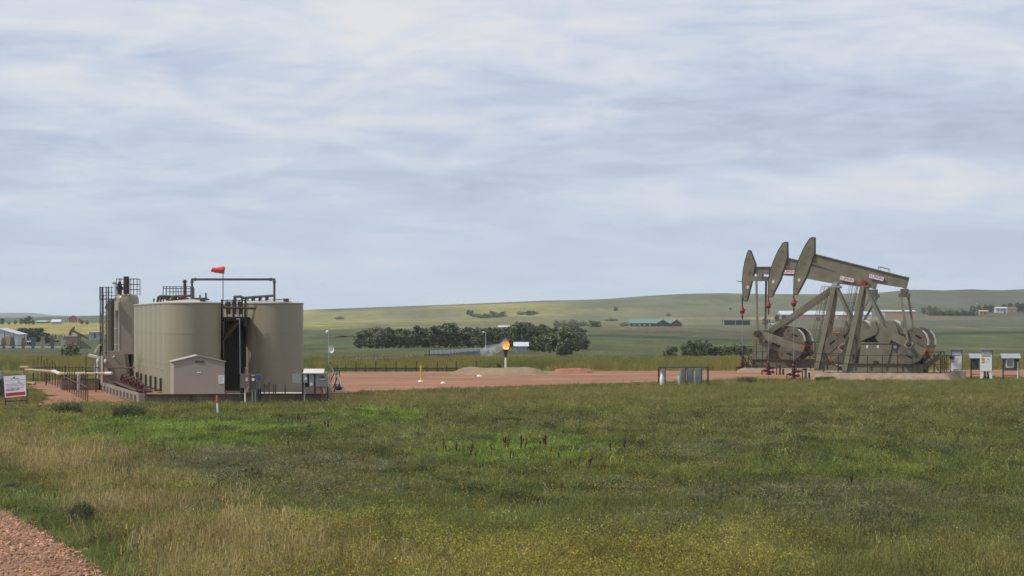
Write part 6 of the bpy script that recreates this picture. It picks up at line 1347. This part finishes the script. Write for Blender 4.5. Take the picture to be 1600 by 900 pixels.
for i, (o, w, h) in enumerate(WEEDY): o.data = WD[i % 2]; o.scale = (w, w * .8, h * 1.05)
def forb(seed, n, w, h, leaf, m='blade'):
    r_ = np.random.default_rng(seed); mb = MB()
    for k in range(n):
        a = r_.uniform(0, 6.283); q = w / 2 * r_.random() ** .5; z = h * r_.uniform(.1, 1) * (1 - .5 * (q / (w / 2)) ** 2); p = np.array((q * math.cos(a), q * math.sin(a), z))
        t = r_.normal(size=3); t /= np.linalg.norm(t); b = np.cross(t, r_.normal(size=3)); b /= np.linalg.norm(b); s = leaf * r_.uniform(.6, 1.4)
        mb.add([tuple(p - t * s), tuple(p - b * s * .45), tuple(p + t * s), tuple(p + b * s * .45)], [(0, 1, 2, 3)])
    return mb.mesh('forb', M_[m])
def scatter(name, protos, P, scl, tint, label=None, tilt=.0, var_z=None):
    n = len(P); me = bpy.data.meshes.new(name); me.vertices.add(n); me.vertices.foreach_set('co', np.asarray(P, np.float32).ravel())
    A = me.attributes
    a = A.new('tint', 'FLOAT_COLOR', 'POINT'); c = np.ones((n, 4), np.float32); c[:, :3] = tint; a.data.foreach_set('color', c.ravel())
    a = A.new('pick', 'INT', 'POINT'); a.data.foreach_set('value', rng.integers(0, len(protos.objects), n).astype(np.int32))
    a = A.new('turn', 'FLOAT_VECTOR', 'POINT'); r_ = np.zeros((n, 3), np.float32); r_[:, 2] = rng.uniform(0, 6.283, n); r_[:, :2] = rng.normal(0, tilt, (n, 2)); a.data.foreach_set('vector', r_.ravel())
    a = A.new('size', 'FLOAT_VECTOR', 'POINT'); s_ = np.repeat(np.asarray(scl, np.float32)[:, None], 3, 1); 
    if var_z is not None: s_[:, 2] *= var_z
    a.data.foreach_set('vector', s_.ravel())
    me.materials.append(M_['blade']); o = bpy.data.objects.new(name, me); col.objects.link(o); tag(o, None, None, None, 'stuff')
    if label: o['label'] = label
    g = bpy.data.node_groups.new(name, 'GeometryNodeTree'); g.interface.new_socket('Geometry', in_out='INPUT', socket_type='NodeSocketGeometry'); g.interface.new_socket('Geometry', in_out='OUTPUT', socket_type='NodeSocketGeometry')
    N = g.nodes.new; L = g.links.new; gi = N('NodeGroupInput'); go = N('NodeGroupOutput'); ip = N('GeometryNodeInstanceOnPoints'); ci = N('GeometryNodeCollectionInfo')
    ci.inputs[0].default_value = protos; ci.inputs['Separate Children'].default_value = True; ci.inputs['Reset Children'].default_value = True
    def at(nm, ty): q = N('GeometryNodeInputNamedAttribute'); q.data_type = ty; q.inputs[0].default_value = nm; return q.outputs[0]
    L(gi.outputs[0], ip.inputs['Points']); L(ci.outputs[0], ip.inputs['Instance']); ip.inputs['Pick Instance'].default_value = True
    L(at('pick', 'INT'), ip.inputs['Instance Index']); L(at('turn', 'FLOAT_VECTOR'), ip.inputs['Rotation']); L(at('size', 'FLOAT_VECTOR'), ip.inputs['Scale']); L(ip.outputs[0], go.inputs[0])
    md = o.modifiers.new('scatter', 'NODES'); md.node_group = g; return o
def sample(d0, d1, per_m2, wid=.205, pad=3.0):
    """random places between two distances, denser than needed at the near end is avoided by area weighting"""
    ds = np.linspace(d0, d1, 200); wd = 2 * (wid * ds + pad); area = wd.mean() * (d1 - d0); n = int(area * per_m2)
    cdf = np.cumsum(wd); cdf = cdf / cdf[-1]; D = np.interp(rng.random(n), cdf, ds); x = (rng.random(n) * 2 - 1) * (wid * D + pad); return x, D
bands = [(46, 66, 16), (66, 84, 26), (84, 108, 20), (108, 145, 13), (145, 200, 9), (200, 262, 7.5), (262, 300, 6)]
xa, da = zip(*[sample(*b) for b in bands]); xa = np.concatenate(xa); da = np.concatenate(da)
bad = poly_in(xa, da, PAD) | poly_in(xa, da, ROAD)
tkb = (da > 206) & (da < 262) & (xa > -30.5) & (xa < -11.5) & (da > 212)
ok = ~(bad | tkb) & (da < 296); xa, da = xa[ok], da[ok]
za = height(xa, da); W, ua, va = zones(xa, da)
keys = KEYS; Wm = np.stack([W[k] for k in keys], 1) ** 1.1; Wm /= Wm.sum(1, keepdims=True); cum = np.cumsum(Wm, 1); kind = (cum < rng.random((len(xa), 1))).sum(1).clip(0, len(keys) - 1)
jit = rng.lognormal(-.03, .24, (len(xa), 1)) * (1 + rng.normal(0, .05, (len(xa), 3)))
tc_ = (.62 * np.array([C_[k] for k in keys])[kind] + .38 * zone_col(W)) * jit * (.62 + .76 * fbm(xa * .55, da * .22, 131, 3))[:, None]
grow = (1.0 + .2 * sst(100, 170, da)) * (1 - .45 * sst(200, 250, da)); edge = sst(160, 180, da) * sst(250, 225, da) * .5 * fbm(xa * .2, da * .2, 77)
gidx = {k: i for i, k in enumerate(keys)}
P = np.stack([xa, da, za], 1)
short = proto_col('short_tuft', [tuft(k, 18, .18, .22, .012, .5) for k in range(4)])
mid_ = proto_col('mid_tuft', [tuft(10 + k, 18, .30, .26, .012, .5, .03) for k in range(4)])
tall = proto_col('tall_tuft', [tuft(20 + k, 18, .62, .26, .011, .3, .10) for k in range(5)])
leafy = proto_col('leafy_forb', [forb(30 + k, 110, .6, .22, .028) for k in range(4)])
clov = proto_col('clover_forb', [forb(40 + k, 70, .55, .55, .028) for k in range(4)])
def pickk(*ks): return np.isin(kind, [gidx[k] for k in ks])
nr = da < 96
short2 = proto_col('short_clump', [tuft(50 + k, 13, .17, .22, .021, .55) for k in range(4)])
mid2 = proto_col('mid_clump', [tuft(60 + k, 14, .27, .24, .020, .5, .03) for k in range(5)])
size = np.exp(rng.normal(0, .2, len(xa)))
def grow_kind(name, near, far, m, lo, hi, label):
    for sfx, pr, mm in (('', near, m & nr), ('_beyond', far, m & ~nr)):
        if mm.sum(): scatter(name, pr, P[mm], rng.uniform(lo, hi, mm.sum()) * (grow * size)[mm], tc_[mm], label, .12)
m = pickk('strip', 'lush'); grow_kind('meadow_grass', short, short2, m, .8, 1.3, 'short fresh green grass')
m = pickk('mid', 'olive', 'straw'); grow_kind('wild_grass', mid_, mid2, m, .75, 1.2, 'mixed green meadow grass')
m = pickk('dry'); scatter('dry_grass', tall, P[m], rng.uniform(.65, 1.1, m.sum()) * (grow * size * (1 - .5 * sst(130, 180, da)))[m], tc_[m], 'tall tan seed headed grass', .12)
m = pickk('sage', 'deep'); scatter('leafy_weeds', leafy, P[m], rng.uniform(.7, 1.2, m.sum()) * (grow * size)[m], tc_[m], 'low grey green leafy weeds', .1)
m = pickk('clover'); scatter('clover_growth', clov, P[m], rng.uniform(.7, 1.2, m.sum()) * grow[m], tc_[m], 'yellow green sweet clover', .1)
# rank weeds along the pad edges
xe, de = sample(196, 300, 2.2, .2); ze = height(xe, de); ue, ve = uv_of(xe, de, ze)
front = np.interp(ue, [-200, 0, 60, 240, 330, 510, 640, 760, 900, 1030, 1140, 1250, 1600, 1900], [655, 645, 642, 637, 627, 618, 613, 608.5, 604, 599.5, 596, 594, 591.5, 590])
w = sst(4, 9, ve - front) * sst(40, 14, ve - front); keep_ = rng.random(len(xe)) < w; xe, de, ze, ue = xe[keep_], de[keep_], ze[keep_], ue[keep_]
te = np.where((ue < 380)[:, None], np.array((.17, .19, .07)), np.array((.30, .255, .10))) * rng.uniform(.7, 1.3, (len(xe), 1)); te = np.where((ue > 1050)[:, None], np.array((.22, .24, .08)) * rng.uniform(.75, 1.25, (len(xe), 1)), te)
scatter('edge_weeds', tall, np.stack([xe, de, ze], 1), rng.uniform(.35, .8, len(xe)) * (.6 + .8 * fbm(xe * .3, de * .1, 141)), te, 'tall weeds along the pad edge', .1)
xe, de = sample(311, 430, 1.5, .2); ze = height(xe, de); n1 = fbm(xe * .12, de * .05, 151); k_ = ~poly_in(xe, de, PAD) & (rng.random(len(xe)) < .35 + 1.0 * sst(.42, .6, n1)); xe, de, ze, n1 = xe[k_], de[k_], ze[k_], n1[k_]
te = (np.array((.25, .215, .066)) * sst(.38, .58, n1)[:, None] + np.array((.145, .165, .052)) * (1 - sst(.4, .6, n1))[:, None]) * rng.uniform(.7, 1.3, (len(xe), 1))
scatter('rank_grass', tall, np.stack([xe, de, ze], 1), rng.uniform(.7, 1.5, len(xe)), te, 'rank yellow green grass behind the pad', .1)
# flowers
def flower(seed, r, stem, n=5):
    r_ = random.Random(seed); m = MB()
    for k in range(n):
        x, y, z = r_.uniform(-.15, .15), r_.uniform(-.15, .15), stem * r_.uniform(.75, 1.15)
        for q in range(3): a = r_.uniform(0, 3.14); b = r_.uniform(-.6, .6); c, s = math.cos(a) * r, math.sin(a) * r; m.add([(x - c, y - s, z - b * r), (x, y, z + r * .8), (x + c, y + s, z + b * r), (x, y, z - r * .8)], [(0, 1, 2, 3)])
    return m.mesh('flower', M_['blade'])
fl = proto_col('flower_head', [flower(60 + k, .018, .44, 2 + k % 3) for k in range(5)])
xf, df = sample(60, 205, 3.4, .2); zf = height(xf, df); uf, vf = uv_of(xf, df, zf); n1 = fbm(xf * .25, df * .12, 101); n2 = fbm(xf * .7, df * .3, 103)
yel = sst(.50, .64, n2) * sst(690, 745, vf) * sst(830, 790, vf) * sst(330, 450, uf) * (.25 + .75 * sst(1250, 900, uf)) * .6 + .05 * sst(640, 700, vf) * sst(.5, .6, n2)
clo = sst(838, 870, vf) * sst(640, 760, uf) * sst(1330, 1200, uf) * (.5 + 1.2 * n2) + .45 * sst(790, 850, vf) * sst(260, 400, uf) * sst(760, 640, uf)
whi = .05 * sst(.46, .6, n1) * sst(650, 700, vf) + .008
r0 = rng.random(len(xf)); isy = r0 < yel; isc = ~isy & (rng.random(len(xf)) < clo); isw = ~isy & ~isc & (rng.random(len(xf)) < whi)
sel = isy | isc | isw; tf = np.where(isy[:, None], np.array((.62, .40, .03)), np.where(isc[:, None], np.array((.58, .52, .05)), np.array((.50, .47, .42)))) * rng.uniform(.7, 1.2, (len(xf), 1))
bad = poly_in(xf, df, PAD) | poly_in(xf, df, ROAD); sel &= ~bad
scatter('wildflowers', fl, np.stack([xf, df, zf], 1)[sel], (rng.uniform(.8, 1.3, sel.sum()) * (1 + .35 * sst(90, 160, df[sel]))), tf[sel], 'scattered yellow and white wildflowers', .1)
# stones of the road
def stone(seed):
    r_ = random.Random(seed); m = MB(); m.blob((0, 0, .3), (1, .8, .6), 7, 5, .22, seed); me = m.mesh('stone', M_['stone']); me.polygons.foreach_set('use_smooth', [False] * len(me.polygons)); return me
stn = proto_col('road_stone', [stone(80 + k) for k in range(6)])
n = 60000; xs_ = rng.uniform(-24, -4, n); ds_ = rng.uniform(48, 100, n); k_ = poly_in(xs_ + rng.normal(0, .25, n), ds_ + rng.normal(0, .6, n), ROAD); k_ &= (xs_ > -.19 * ds_ - 2); xs_, ds_ = xs_[k_], ds_[k_]
tn = np.array((.36, .205, .128)) * rng.uniform(.55, 1.45, (len(xs_), 1)) * (1 + rng.normal(0, .06, (len(xs_), 3)))
o = scatter('gravel_stones', stn, np.stack([xs_, ds_, height(xs_, ds_) + .03], 1), rng.gamma(2.2, .0095, len(xs_)) + .010, tn, 'loose reddish scoria stones on the road', .4)

# ------------------------------------------------------------------ haze
hz = MB(); hz.box(-5600, 5600, -60, 10600, -45, 60); hm = bpy.data.materials.new('haze'); hm.use_nodes = True; nt = hm.node_tree; nt.nodes.clear()
out = nt.nodes.new('ShaderNodeOutputMaterial'); pv = nt.nodes.new('ShaderNodeVolumePrincipled'); pv.inputs['Density'].default_value = .000055; pv.inputs['Color'].default_value = (.86, .90, .96, 1); pv.inputs['Anisotropy'].default_value = .1
nt.links.new(pv.outputs[0], out.inputs['Volume']); tag(hz.part('haze', hm, None), None, None, None, 'stuff')
for o in list(scene.objects):
    if o.parent is None and o.type in ('MESH', 'EMPTY') and 'label' not in o and o.get('kind') is None: print('UNLABELLED', o.name)
